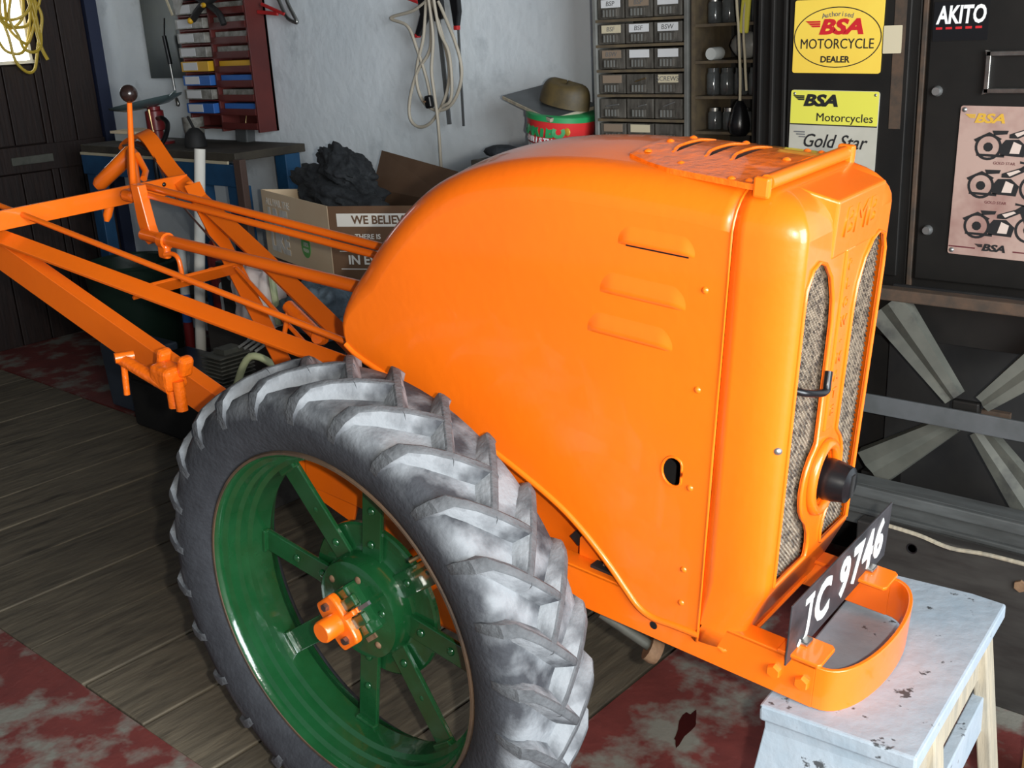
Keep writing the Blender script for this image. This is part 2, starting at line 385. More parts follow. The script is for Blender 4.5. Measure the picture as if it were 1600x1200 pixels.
# rolled edge along the wheel arch
MB().tube([(a, Y0+.001, b-.001) for a, b in lip], .0062, 8).build('rolled_edge', 'orange', hood, smooth=50)
MB().tube([(a, Y1-.001, b-.001) for a, b in lip], .0062, 8).build('rolled_edge', 'orange', hood, smooth=50)
MB().tube([(.586, Y0-.0005, .12+.637*k/10) for k in range(11)]+[(.5865, Y0-.0005+.056*(1-math.cos(R_(15*k))), .757+.0565*math.sin(R_(15*k))) for k in range(1, 6)], .002, 6).build('seam_bead', 'orange', hood, smooth=60)
# side louvres
def louvre(x0, x1, zb, h, d, slit):
    mb = MB(); nu, nv = 28, 10; rws = []
    for i in range(nu+1):
        u = i/nu; e = min(1, min(u, 1-u)*6); e = math.sin(e*math.pi/2); rw = []
        for j in range(nv+1):
            v = j/nv; p = (math.sin(min(v/.18, 1)*math.pi/2))*(math.cos(max(0, (v-.18)/.82)*math.pi/2)**2)
            hh = h*(.55+.45*e)
            rw.append((x0+(x1-x0)*u, Y0-.0002-d*e*p+.0006*(1-e*p), zb+hh*v))
        rws.append(rw)
    o = mb.grid(rws).build('louvre', 'orange', hood, smooth=60)
    if slit: MB().bar((x0+.016, Y0-.0012, zb+.001), (x1-.01, Y0-.0012, zb+.001), (0, 0, 1), .0022, .001).build('slit', 'black', hood)
louvre(.408, .535, .711, .034, .0040, True); louvre(.380, .527, .633, .040, .0036, False); louvre(.360, .510, .568, .040, .0036, False)
def rivet(x, y, z, ax, r, m, parent, name='rivet'):
    return MB().lathe([(0, r*.62), (r*.5, r*.5), (r*.85, r*.28), (r, 0)], (x, y, z), ax, 10).build(name, m, parent, smooth=50)
for z in (.671, .523, .365, .224, .164): rivet(.553, Y0, z, (0, -1, 0), .0055, 'orange', hood)
# vent plate on top
vpo = [(.375, .30), (.46, .262), (.60, .243), (.607, .243), (.607, .508), (.59, .508), (.46, .50), (.385, .46)]
slotl = [[(sx_+.0075*a*(1-abs(b)**2.2)+.004*b*b, .392+.060*b) for a, b in [(1, -1+k/6) for k in range(13)]+[(-1, 1-k/6) for k in range(1, 12)]] for sx_ in (.430, .483, .523)]
crown = lambda y: .8165+.012*math.sin(math.pi*min(1, max(0, (y-Y0-.056)/(Y1-Y0-.112))))
vpo = resample(vpo+vpo[:1], 60)[:-1]
mb = MB().add(*panel(vpo, slotl, lambda a, b: (a, b, crown(b)+.0042)))
mb.grid([[(a, b, crown(b)+.0042) for a, b in vpo], [(a, b, crown(b)-.004) for a, b in vpo]], close_u=True)
vp = mb.build('vent_plate', 'orange_rough', hood, smooth=30)
MB().grid([[(.41+.14*i/2, .315+.15*k/10, crown(.315+.15*k/10)+.0018) for k in range(11)] for i in range(3)]).build('slot_shade_sheet', 'blackmatt', vp)  # black sheet painted in as the shade inside the slots; bonnet is uncut below
for sx_ in (.430, .483, .523):                      # raised lip of each slot
    MB().tube(smoothpath([(sx_-.001, .331, crown(.33)+.003), (sx_-.0085, .36, crown(.36)+.004), (sx_-.0085, .42, crown(.42)+.004), (sx_-.000, .455, crown(.455)+.003)], 5), .0026, 8).build('slot_lip', 'orange_rough', vp, smooth=60)
for x, y in ((.395, .318), (.395, .38), (.402, .437), (.466, .291), (.563, .256), (.587, .26), (.467, .484), (.565, .488), (.587, .488), (.589, .365)):
    rivet(x, y, crown(y)+.004, (0, 0, 1), .0065, 'orange_rough', vp)
hb = MB().tube([(.617, .25, .824), (.617, .50, .824)], .0105, 14).build('hinge_bar', 'orange', TR, smooth=50)
MB().box((.614, .244, .818), (.024, .011, .028)).build('hinge_bracket', 'orange', hb, bevel=.004)
MB().box((.617, .507, .818), (.026, .012, .036)).build('hinge_bracket', 'orange', hb, bevel=.004)
# ---- nose cowl
XF = .685
def xfz(z): return XF if z > .222 else .642+(XF-.642)*(z-.11)/(.222-.11)
def planpath(xf, dx, dy, r, xs=.5885):
    a0, a1 = Y0+dy, Y1-dy; xf -= dx; ra = max(.062-dx*.75, .008); rb = .0225; p = [(xs, a0), ((xs+xf-ra)/2, a0)]
    for k in range(9):
        a = R_(90*k/8); p.append((xf-ra+ra*math.sin(a), a0+rb-rb*math.cos(a)))
    for k in range(1, 8): p.append((xf, a0+rb+(a1-a0-2*rb)*k/8))
    for k in range(9):
        a = R_(90*k/8); p.append((xf-ra+ra*math.cos(a), a1-rb+rb*math.sin(a)))
    return p+[((xs+xf-ra)/2, a1), (xs, a1)]
ZT = .757
low = [[(a, b, z) for a, b in planpath(xfz(z), 0, 0, .052)] for z in (.108, .14, .18, .21, .222)]
midr = [[(a, b, z) for a, b in planpath(XF, 0, 0, .052)] for z in (.222, .235, .35, .5, .62, .70, ZT)]
topr = [midr[-1]]
for k in range(1, 9):
    a = R_(90*k/8); topr.append([(x, y, ZT+.057*math.sin(a)) for x, y in planpath(XF, .075*(1-math.cos(a)), .056*(1-math.cos(a)), .052)])
topr.append([(x, YC, .824) for x, y, z in topr[-1]])
mb = MB().grid(low).grid([r[:11] for r in midr]).grid([r[18:] for r in midr]).grid(topr)
def opening(sgn):
    # outline in (dy from centre line, z); sgn -1 = near side
    o = [(.134, .232), (.1365, .45), (.139, .66), (.137, .69), (.124, .714), (.104, .721), (.082, .714), (.058, .690), (.043, .655), (.037, .62), (.035, .43)]
    cz, cr = .36, .066
    for k in range(9):
        a = R_(58-116*k/8); o.append((.006+cr*math.cos(a), cz+cr*math.sin(a)*1.12))
    o += [(.028, .275), (.024, .255), (.026, .236), (.03, .232)]
    return [(YC+.001+sgn*a, b) for a, b in o]
boss = [(YC+.002+.034*math.cos(2*math.pi*k/20), .36+.046*math.sin(2*math.pi*k/20)) for k in range(20)]
bound = [(p[1], p[2]) for p in midr[0][10:19]] + [(r[18][1], r[18][2]) for r in midr[1:-1]] + [(p[1], p[2]) for p in reversed(midr[-1][10:19])] + [(r[10][1], r[10][2]) for r in reversed(midr[1:-1])]
mb.add(*panel(bound, [opening(-1), opening(1), boss], lambda a, b: (XF, a, b)))
nose = mb.build('nose_cowl', 'orange', TR, smooth=40)
flatten(nose, 0, (XF,))
sm = nose.modifiers.new('thickness', 'SOLIDIFY'); sm.thickness = .004; sm.offset = -1
for s in (-1, 1):                                    # rolled rims around the grille openings
    op = opening(s); MB().tube([(XF+.001, a, b) for a, b in op]+[(XF+.001, *op[0])], .003, 6).build('grille_rim', 'orange', nose, smooth=60)
MB().tube([(XF+.004, YC+.002+.043*math.cos(2*math.pi*k/24), .36+.055*math.sin(2*math.pi*k/24)) for k in range(25)], .0085, 8).build('starter_ring', 'orange', nose, smooth=60)
MB().b2((XF-.002, YC-.014, .44), (XF+.003, YC+.016, .72)).build('centre_rib', 'orange', nose, bevel=.004)
MB().tube([(.588, Y0+.02, .11), (.63, Y0+.004, .107), (.652, Y0+.03, .109), (.644, Y0+.06, .11), (.643, Y1-.06, .11)], .004, 6).build('bottom_rim', 'orange', nose, smooth=60)
# header block with cast lettering
hd = MB().add([(.63, .302, .812), (.63, .480, .812), (.690, .487, .797), (.690, .320, .797), (.62, .302, .70), (.62, .480, .70), (.6865, .482, .715), (.6865, .325, .715)],
              [(0,1,2,3), (4,7,6,5), (3,2,6,7), (0,3,7,4), (1,5,6,2), (0,4,5,1)]).build('header_block', 'orange', nose, bevel=.004, seg=3)
FX = (R_(90), 0, R_(90))                            # lettering facing forward
text('cast_letters', 'BMB', .058, 'orange', nose, (.6890, .403, .760), FX, extrude=.0014, shear=.15, bold=0, sx=1.05)
for k, ch in enumerate('PLOW-MATE'):
    text('cast_letter', ch, .022, 'orange', nose, (XF+.0032, YC+.001, .695-.028*k), FX, extrude=.0012, bold=.0004)
rivet(.678, Y0+.012, .46, (.5, -.85, 0), .006, 'bolt', nose, 'screw')
# woven wire grille panels and radiator behind
def wires(s):
    mb = MB(); y0 = YC+s*.146; y1 = YC+s*.012
    if y0 > y1: y0, y1 = y1, y0
    z0, z1 = .225, .722; st = .0082; H = z1-z0; W = y1-y0; sl = 1.0
    def clip(c, sg):
        # line z = z0 + c + sg*sl*(y-y0)
        pts = []
        ya, yb2 = y0, y1; za = z0+c; zb_ = z0+c+sg*sl*W
        t0, t1 = 0, 1; dz = zb_-za
        for lo_, in ((z0,),):
            pass
        for bound, sign in ((z0, 1), (z1, -1)):
            fa = sign*(za-bound); fb = sign*(zb_-bound)
            if fa < 0 and fb < 0: return None
            if fa < 0: t0 = max(t0, -fa/(fb-fa))
            if fb < 0: t1 = min(t1, fa/(fa-fb))
        if t1-t0 < .02: return None
        return (ya+W*t0, za+dz*t0), (ya+W*t1, za+dz*t1)
    for sg, xo in ((1, 0), (-1, .0016)):
        c = -W*sl if sg > 0 else 0
        end = H if sg > 0 else H+W*sl
        while c < end:
            q = clip(c, sg)
            if q: mb.tube([(.672+xo, *q[0]), (.672+xo, *q[1])], .0013, 4, caps=False)
            c += st
    o = mb.build('wire_grille', 'mesh', TR); o['kind'] = 'stuff'; return o
wires(-1); wires(1)
MB().b2((.62, Y0+.024, .226), (.664, Y1-.024, .74)).build('radiator_core', 'radiator', TR)
sd = MB().lathe([(0, .036), (.020, .036), (.028, .032), (.029, .026), (.032, .012), (.033, 0), (.028, -.03)], (.696, .398, .356), (1, 0, 0), 20).build('starter_dog', 'black', TR, smooth=35)
MB().box((.7325, .398, .356), (.003, .010, .036)).build('dog_slot', 'blackmatt', sd)
MB().tube(smoothpath([(.668, .262, .545), (.690, .272, .540), (.702, .30, .533), (.704, .318, .531), (.703, .322, .54), (.70, .330, .556)], 5), .0055, 8).build('choke_hook', 'black', TR, smooth=60)
# ---- chassis
def rail(y, s):
    mb = MB(); mb.b2((-.32, min(y, y+s*.007), .073), (.775, max(y, y+s*.007), .146))
    mb.b2((-.32, min(y, y+s*.036), .140), (.775, max(y, y+s*.036), .147))
    o = mb.build('chassis_rail', 'orange', TR, bevel=.0015); return o
r0 = rail(.230, 1); r1 = rail(.532, -1)
for x in (.714, .758): 
    MB().lathe([(0, .009), (.010, .009), (.0115, .006), (.0115, 0)], (x, .230, .112), (0, -1, 0), 6).build('bolt', 'orange', r0)
MB().lathe([(0, .001), (.007, .001)], (.505, .230, .098), (0, -1, 0), 12).build('bolt_hole', 'black', r0)
bp_o, bp_i = [], []
for k in range(25):
    a = math.pi*k/24; y = .381-.151*math.cos(a); xx = .775+.064*(math.sin(a)**.8)
    bp_o.append((xx, y)); bp_i.append((.775+.057*(math.sin(a)**.8), .381-.144*math.cos(a)))
MB().grid([[(x, y, .146) for x, y in bp_o], [(x, y, .074) for x, y in bp_o], [(x, y, .074) for x, y in bp_i], [(x, y, .146) for x, y in bp_i]], close_v=True).build('front_bumper', 'orange', TR, smooth=40, bevel=.0015)
for y0, y1 in ((.226, .285), (.478, .538)):
    bk = MB().prism([(.715, y0), (.778, y0), (.782, y0+.006), (.782, y1-.006), (.776, y1), (.715, y1)], lambda a, b, h: (a, b, h), .147, .153).build('plate_bracket', 'orange', TR, bevel=.0015)
    MB().box((.741, (y0+y1)/2+.01, .156), (.016, .022, .006)).build('plate_clip', 'steel', bk, bevel=.002)
    MB().lathe([(0, .008), (.007, .008), (.008, 0)], (.765, (y0+y1)/2, .147), (0, 0, -1), 6).build('bolt', 'orange', bk)
pl = MB().b2((.7335, .212, .140), (.7365, .596, .243)).build('number_plate', 'platebk', TR, bevel=.001)
pl['label'] = 'black registration plate with white characters'
Js = smoothpath([(.012, 0, .036), (.009, 0, -.015), (.003, 0, -.032), (-.010, 0, -.037), (-.021, 0, -.028)], 6)
mbj = MB(); rows_ = []
for q_ in range(len(Js)):
    t_ = (Js[min(q_+1, len(Js)-1)]-Js[max(q_-1, 0)]).normalized(); w_ = Vector((-t_.z, 0, t_.x))*.0058; rows_.append([(.7375, .268+Js[q_].x+w_.x, .190+Js[q_].z+w_.z), (.7375, .268+Js[q_].x-w_.x, .190+Js[q_].z-w_.z)])
mbj.grid(rows_).box((.7375, .273, .225), (.0006, .030, .011)).build('plate_character', 'white', pl)
for ch, y in zip('C9746', (.326, .408, .458, .504, .551)):
    text('plate_character', ch, .094, 'white', pl, (.7372, y, .190), FX, extrude=.0005, bold=.0034, sx=.84, shear=-.0)
# gear case and inner plates
MB().b2((-.14, .262, -.15), (.112, .50, .20)).build('gear_case', 'orange', TR, bevel=.012)
MB().prism([(.10, .06), (.33, .09), (.335, .20), (.30, .33), (.10, .36)], lambda a, b, h: (a, h, b), .300, .306).build('inner_plate', 'orange', TR)
MB().prism([(.335, .147), (.385, .147), (.385, .19), (.36, .215), (.335, .18)], lambda a, b, h: (a, h, b), .262, .268).build('engine_bracket', 'orange', TR, bevel=.001)
MB().bar((.315, .285, .16), (.43, .285, .31), (0, 1, 0), .02, .022).build('engine_strut', 'blackmatt', TR)
ep = MB().b2((.372, .242, .147), (.52, .52, .152)).build('engine_plate', 'blackmatt', TR)
MB().lathe([(0, .012), (.009, .012), (.011, .008), (.011, 0)], (.395, .262, .152), (0, 0, 1), 6).build('bolt', 'rust', ep)
MB().b2((.05, .32, .16), (.50, .46, .60)).build('engine_block', 'blackmatt', TR, bevel=.02)
MB().tube([(-.32, .381, .10), (-.14, .381, .05)], .07, 16).build('gear_tail', 'orange', TR, smooth=40)
dp = MB().tube([(.36, .30, .02), (.45, .33, -.03), (.455, .335, -.05)], .010, 10).build('drain_pipe', 'galv', TR, smooth=50)
MB().lathe([(0, .01), (.022, .01), (.024, 0), (.022, -.012), (0, -.012)], (.452, .33, -.035), (.7, .4, -.4), 14).build('pipe_union', 'rust', dp, smooth=40)
MB().tube([(.36, .30, .02), (.36, .33, .10)], .010, 10).build('pipe_riser', 'galv', dp, smooth=50)
# ---- wheels
TYRE = [(.323, .002), (.332, -.010), (.350, -.019), (.372, -.027), (.395, -.029), (.415, -.024), (.430, -.010), (.4335, .012), (.4345, .04), (.435, .07), (.4345, .10), (.4335, .128), (.430, .150), (.415, .164), (.395, .169), (.372, .167), (.350, .159), (.332, .150), (.323, .138)]
ty = MB().lathe(TYRE, n=96, closed=True).build('tyre', 'tyre', TR, smooth=60)
def lug_mesh(sec):
    # sec: (angle deg, y, r_top, r_base, half top, half base) ; circumferential offsets in metres
    rows = []
    for ang, y, rt, rb, ht, hb_, yo in sec:
        a = R_(ang); row = []
        for off, r, yy in ((-hb_, rb, y-yo), (-ht*1.15, rt-.002, y), (-ht*.7, rt, y), (ht*.7, rt, y), (ht*1.15, rt-.002, y), (hb_, rb, y-yo)):
            b = a+off/.44; row.append((r*math.cos(b), yy, r*math.sin(b)))
        rows.append(row)
    mb = MB(); o = 0; mb.grid(rows); n = len(rows[0])
    mb.f.append(tuple(range(n))); e = (len(rows)-1)*n; mb.f.append(tuple(reversed(range(e, e+n))))
    return mb
nearl = [(2.6, -.0295, .392, .385, .007, .010, -.004), (2.2, -.031, .412, .400, .0085, .012, -.008), (1.0, -.024, .437, .418, .010, .014, -.008), (0, -.004, .452, .427, .0095, .021, -.0), (-3, .02, .4585, .432, .009, .026, 0), (-7, .05, .462, .4335, .009, .030, 0), (-11.5, .082, .4625, .4335, .009, .029, 0), (-13.5, .096, .461, .434, .0085, .022, 0)]
farl = [(a, .14-y, rt, rb, ht, hb_, -yo) for a, y, rt, rb, ht, hb_, yo in nearl]
NL = 26
ln0 = lug_mesh(nearl).build('tread_lug', 'lug', ty, smooth=35); lf0 = lug_mesh(farl).build('tread_lug', 'lug', ty, smooth=35)
pit = 360/NL
for lo_ in (ln0, lf0):                               # dusty flanks, scuffed dark tops
    lo_.data.materials.append(M['tyre'])
    for p in lo_.data.polygons:
        rc = math.hypot(p.center[0], p.center[2])
        if p.index < 35 and p.index % 5 in (0, 4): p.material_index = 1
for k in range(NL):
    a = 9.4+k*pit
    if k == 0: ln0.rotation_euler = (0, -R_(a), 0); lf0.rotation_euler = (0, -R_(a+pit/2), 0)
    else: cpy(ln0, ty, rot=(0, -R_(a), 0)); cpy(lf0, ty, rot=(0, -R_(a+pit/2), 0))
RIM = [(.326, .0), (.324, -.006), (.319, -.007), (.315, -.002), (.314, .008), (.306, .014), (.304, .030), (.297, .036), (.2955, .052), (.287, .058), (.2855, .078), (.2855, .10), (.298, .108), (.304, .125), (.318, .132), (.325, .140),
       (.320, .135), (.306, .120), (.294, .104), (.290, .09), (.290, .066), (.300, .046), (.309, .028), (.318, .012)]
rim = MB().lathe(RIM, n=96, closed=True).build('wheel_rim', 'green', TR, smooth=40)
MB().lathe([(.327, -.003), (.3245, -.0085), (.3205, -.0085), (.319, -.004)], n=96).build('bead_edge', mat('rusty_green_edge', (.045, .03, .02), .7, col2=(.11, .065, .035), scale=9), rim, smooth=50)
hub = MB().lathe([(0, .045), (.045, .045), (.052, .050), (.078, .052), (.094, .058), (.099, .070), (.100, .096), (.106, .1), (.148, .1), (.152, .103), (.152, .111), (.148, .114), (0, .114)], n=48).build('wheel_hub', 'green', TR, smooth=35)
for k in range(8):
    a = R_(-5+45*k); c, s = math.cos(a), math.sin(a)
    yo = .084 if k % 2 else .092
    sp = MB().bar((.095*c, .094, .095*s), (.288*c, yo, .288*s), (-s, 0, c), .046, .009).build('spoke', 'green', rim, bevel=.002)
    MB().box((.283*c, yo-.006, .283*s), (.012, .014, .050), Matrix.Rotation(-a, 3, 'Y')).build('spoke_foot', 'green', rim, bevel=.003)
    for rr_ in (.125, .195): rivet(rr_*c, .0875, rr_*s, (0, -1, 0), .008, 'green', hub if rr_ < .15 else rim)
for k in range(6):
    a = R_(20+60*k); rivet(.072*math.cos(a), .052, .072*math.sin(a), (0, -1, 0), .0075, 'rust' if k in (1, 5, 2) else 'green', hub)
RS = Matrix.Rotation(R_(-43), 3, 'Y')
MB().box((0, .040, 0), (.105, .034, .098), RS).build('hub_block', 'green', hub, bevel=.005)
MB().box(RS @ Vector((.038, .022, .018)), (.058, .012, .022), RS).build('hub_lug', 'green', hub, bevel=.003)
MB().box(RS @ Vector((.038, .022, -.018)), (.058, .012, .022), RS).build('hub_lug', 'green', hub, bevel=.003)
MB().box(RS @ Vector((.05, .019, 0)), (.10, .006, .007), RS).build('locking_bar', 'greysteel', hub)
MB().box(RS @ Vector((.055, .017, 0)), (.022, .009, .010), RS).build('locking_pin', 'orange', hub, bevel=.002)
MB().box(RS @ Vector((.008, .050, -.052)), (.030, .006, .014), RS).build('rust_patch', 'rust', hub)
ax = MB().prism(rr(.082, .056, .014), lambda a, b, h: RS @ Vector((a*.74, h, b*1.75)), .006, .022).build('axle_flange', 'orange', TR, bevel=.004)
MB().lathe([(0, -.030), (.018, -.030), (.0205, -.027), (.0205, .01)], (0, 0, 0), (0, 1, 0), 24).build('axle_end', 'orange', ax, smooth=40)
MB().box(RS @ Vector((.036, .012, 0)), (.045, .010, .011), RS).build('axle_tongue', 'orange', ax, bevel=.003)
for s_ in (-1, 1): MB().lathe([(0, .008), (.007, .008), (.008, 0)], RS @ Vector((.002, .006, s_*.034)), (0, -1, 0), 6).build('bolt', 'steel', ax)
MB().tube([(.2, .05, .206), (.175, .042, .19), (.162, .030, .18)], [.005, .004, .0042], 8).build('valve_stem', 'brass', rim, smooth=50)
MB().tube([(-.05, .055, 0), (0, .055, 0)], .02, 8).build('axle_core', 'green', hub)
MB().tube([(0, .11, 0), (0, 1.0, 0)], .045, 18).build('axle_tube', 'orange', TR, smooth=50)
# far wheel: the same tyre, rim and hub turned round
WF = (R_(0), 0, R_(180)); LF = (0, 1.10, 0)
for src in (ty, rim, hub):
    c = cpy(src, TR, LF, WF)
    for ch in list(src.children):
        d = cpy(ch, c)
# ---- handlebars and control rods (tractor axes)
def bar(name, p0, p1, wd, w, t, m='orange', parent=TR, bev=.0015): return MB().bar(p0, p1, wd, w, t).build(name, m, parent, bevel=bev)
A0, A1 = Vector((-1.272, .15, .408)), Vector((-.195, .25, .061)); dA = (A1-A0).normalized()
ext = A0-dA*.25
ha = MB(); ha.bar(ext-Vector((0, 0, .010)), A1-Vector((0, 0, .010)), (0, 0, 1), .072, .008)
ha.bar(ext+Vector((0, .014, .024)), A1+Vector((0, .014, .024)), (0, 1, 0), .034, .007)
ha.build('handlebar_beam', 'orange', TR, bevel=.0015)
B0, B1 = Vector((-1.256, .15, .448)), Vector((-.291, .33, .313)); dB = (B1-B0).normalized()
bar('handlebar_stay', B0-dB*.25, B1, (.2, 1, .3), .042, .009)
Cp = [(-1.60, .725, .530), (-1.575, .722, .552), (-1.52, .715, .575), (-1.442, .70, .580), (-1.257, .657, .497), (-.852, .575, .387), (-.40, .49, .25)]
rows = []
cp = smoothpath(Cp, 6)
for i, p in enumerate(cp):
    t = (cp[min(i+1, len(cp)-1)]-cp[max(i-1, 0)]).normalized(); w = Vector((.25, 1, .35)); w = (w-t*w.dot(t)).normalized()*.021; nn = t.cross(w).normalized()*.005
    rows.append([p-w-nn, p+w-nn, p+w+nn, p-w+nn])
mb = MB().grid(rows, close_u=True); mb.f.append((3, 2, 1, 0)); e = len(mb.v)-4; mb.f.append((e, e+1, e+2, e+3))
hc = mb.build('handlebar_beam', 'orange', TR, smooth=40)
bar('handlebar_stay', (-1.18, .64, .498), (-.70, .545, .06), (.35, 1, .2), .042, .008)
bar('handlebar_stay', (-.715, .548, .07), (-.12, .485, -.03), (0, 0, 1), .04, .008)
ce = bar('cross_member', (-1.25, .08, .487), (-1.25, .675, .487), (0, 0, 1), .046, .008)
rivet(-1.245, .60, .495, (1, 0, 0), .006, 'black', ce, 'bolt_hole')
bar('cross_member', (-.952, .290, .336), (-.925, .580, .338), (.62, 0, .8), .042, .008)
for p in ((-.955, .285, .343), (-.925, .555, .345), (-.94, .50, .345), (-1.19, .64, .50)): rivet(*p, (0, 0, 1), .011, 'orange', TR, 'bolt')
MB().tube([(-1.10, .452, .537), (-.06, .387, .5533)], .0085, 12).build('control_rod', 'orange', TR, smooth=60)
MB().tube([(-1.10, .437, .522), (-.06, .377, .5383)], .0075, 12).build('control_rod', 'orange', TR, smooth=60)
ht = MB().tube([(-1.06, .402, .434), (-.06, .348, .484)], .0135, 14).build('steering_tube', 'orange', TR, smooth=60)
MB().lathe([(.014, -.012), (.020, -.012), (.020, .012), (.014, .012)], (-.965, .397, .437), (1, -.05, .05), 16, closed=True).build('collar', 'orange', ht, smooth=40)
MB().b2((-.982, .383, .395), (-.948, .401, .43)).build('collar_lug', 'orange', ht, bevel=.006)
MB().tube(smoothpath([(-.955, .385, .407), (-.93, .39, .412), (-.911, .39, .405), (-.904, .39, .380), (-.903, .39, .35)], 5), .0058, 8).build('hooked_link', 'orange', ht, smooth=60)
MB().tube([(-1.50, .184, .52), (-.13, .3134, .366)], .0068, 10).build('control_rod', 'orange', TR, smooth=60)
bk = MB().prism([(-1.098, .55), (-1.068, .55), (-1.045, .455), (-1.03, .42), (-1.055, .408), (-1.075, .42), (-1.088, .46)], lambda a, b, h: (a, h, b), .408, .432).build('lever_bracket', 'orange', TR, bevel=.002)
MB().box((-1.155, .45, .508), (.05, .05, .03)).build('lever_boss', 'orange', TR, bevel=.012, seg=3)
gl = MB().tube([(-1.157, .45, .497), (-1.132, .45, .66), (-1.12, .45, .735)], [.0085, .0072, .0062], 10).build('gear_lever', 'orange', TR, smooth=60)
MB().sphere((-1.118, .45, .756), .0205, 20, 12).build('lever_knob', mat('dark_brown_knob', (.022, .012, .010), .22), gl, smooth=80)
g1 = MB().tube([(-1.535, .575, .452), (-1.528, .585, .460), (-1.46, .655, .545), (-1.455, .662, .552)], [.012, .0205, .0225, .015], 16).build('hand_grip', 'orange', TR, smooth=50)
MB().tube([(-1.44, .64, .553), (-1.38, .60, .52), (-1.30, .55, .46)], [.012, .0155, .0145], 14).build('hand_grip', 'orange', TR, smooth=50)
MB().tube([(-1.40, .63, .55), (-1.36, .625, .51), (-1.335, .60, .498)], .009, 10).build('clutch_lever', 'orange', TR, smooth=50)
MB().tube([(-1.26, .46, .50), (-1.27, .44, .44), (-1.27, .435, .425)], [.011, .0115, .006], 12).build('lever_stub', 'orange', TR, smooth=50)
MB().tube(smoothpath([(-1.51, .66, .556), (-1.44, .68, .560), (-1.36, .66, .535), (-1.25, .63, .46), (-.95, .56, .36)], 6), .0028, 6).build('bowden_cable', 'steel', TR, smooth=60)
MB().box((-1.43, .68, .558), (.07, .02, .008), (0, .3, .3)).build('cable_clip', 'black', TR)
MB().tube([(-.84, .5, .368), (-.49, .42, .262)], .0055, 8).build('linkage_rod', 'orange_rough', TR, smooth=60)
MB().tube([(-.60, .45, .338), (-.488, .43, .303)], .015, 12).build('linkage_sleeve', 'orange_rough', TR, smooth=50)
MB().lathe([(0, .016), (.014, .015), (.017, .008), (.017, -.01), (0, -.012)], (-.466, .42, .304), (.3, -.8, .3), 16).build('linkage_end', 'orange_rough', TR, smooth=50)
MB().tube([(-.59, .44, .33), (-.60, .43, .27)], .006, 8).build('linkage_pin', 'orange', TR, smooth=50)
# hitch clamp hanging under the near beam
kc = MB().b2((-.60, .078, .265), (-.535, .13, .315)).build('clamp_block', 'orange_rough', TR, bevel=.012, seg=3)
MB().tube([(-.705, .085, .300), (-.545, .092, .272)], .0135, 12).build('clamp_screw', 'orange_rough', kc, smooth=50)
MB().tube([(-.69, .083, .298), (-.687, .078, .225)], .0068, 10).build('tommy_bar', 'orange_rough', kc, smooth=50)
MB().tube([(-.70, .07, .305), (-.685, .105, .305)], .011, 10).build('clamp_knuckle', 'orange_rough', kc, smooth=50)
for x in (-.555, -.53): MB().tube([(x, .10, .29), (x+.005, .098, .228)], .012, 10).build('clamp_bolt', 'orange_rough', kc, smooth=50)
MB().box((-.53, .12, .315), (.022, .03, .045), (0, .3, 0)).build('clamp_cheek', 'orange_rough', kc, bevel=.008)
MB().box((-.60, .12, .317), (.022, .03, .040), (0, .3, 0)).build('clamp_cheek', 'orange_rough', kc, bevel=.008)
# ================================================================== STOOL
ST = empty('step_stool', (.80, .48, 0), (0, 0, R_(5)))
tag(ST, 'worn blue-grey wooden step stool propping up the tractor bumper', 'stool')
MB().prism([(-.118, -.245), (.112, -.25), (.118, .235), (.06, .245), (-.115, .245)], lambda a, b, h: (a, b, h), .443, .4705).build('top', 'bluegrey', ST, bevel=.004)
MB().b2((-.112, -.238, .395), (.106, -.222, .443)).build('apron', 'bluegrey', ST, bevel=.002)
MB().prism([(-.112, .43), (.106, .43), (.122, 0), (-.175, 0)], lambda a, b, h: (a, -.225-(.43-b)*.18+h, b), -.012, .012).build('end_panel', 'bluegrey', ST, bevel=.002)
MB().b2((.088, -.20, .37), (.104, .20, .443)).build('side_rail', 'barewood', ST, bevel=.002)
MB().b2((-.104, -.20, .37), (-.088, .20, .443)).build('side_rail', 'barewood', ST, bevel=.002)
for lx, ly in ((.10, -.135), (.10, .155), (-.10, -.135), (-.10, .155)):
    sg = 1 if lx > 0 else -1
    MB().bar((lx, ly, .445), (lx+sg*.045, ly+(.03 if ly > 0 else -.03), 0), (0, 1, 0), .044, .024).build('leg', 'barewood', ST, bevel=.003)
MB().b2((.095, -.14, .27), (.115, .16, .34)).build('cross_board', 'bluegrey', ST, bevel=.002)
# tea box
tb = MB().b2((-.055, -.04, 0), (.055, .04, .17)).build('tea_box', 'teabox', None, bevel=.002, loc=(.985, .86, 0), rot=(0, 0, R_(38)))
tag(tb, 'small orange herb tea carton on the floor behind the stool leg', 'carton')
MB().b2((-.040, -.0412, .105), (.040, -.040, .155)).build('purple_panel', 'teapurple', tb)
for k, (tx_, s_) in enumerate((('LONDON', .016), ('HERB', .014), ('&', .011), ('SPICE', .012))):
    text('lettering', tx_, s_, 'white', tb, (0, -.0418, .147-.0125*k), UP, extrude=.0003)
MB().sphere((.02, -.0405, .05), .018, 12, 6, (1, .06, 1)).build('fruit_print', 'yellowbin', tb)
MB().sphere((-.02, -.0405, .06), .016, 12, 6, (1, .06, .7)).build('leaf_print', 'leafprint', tb)
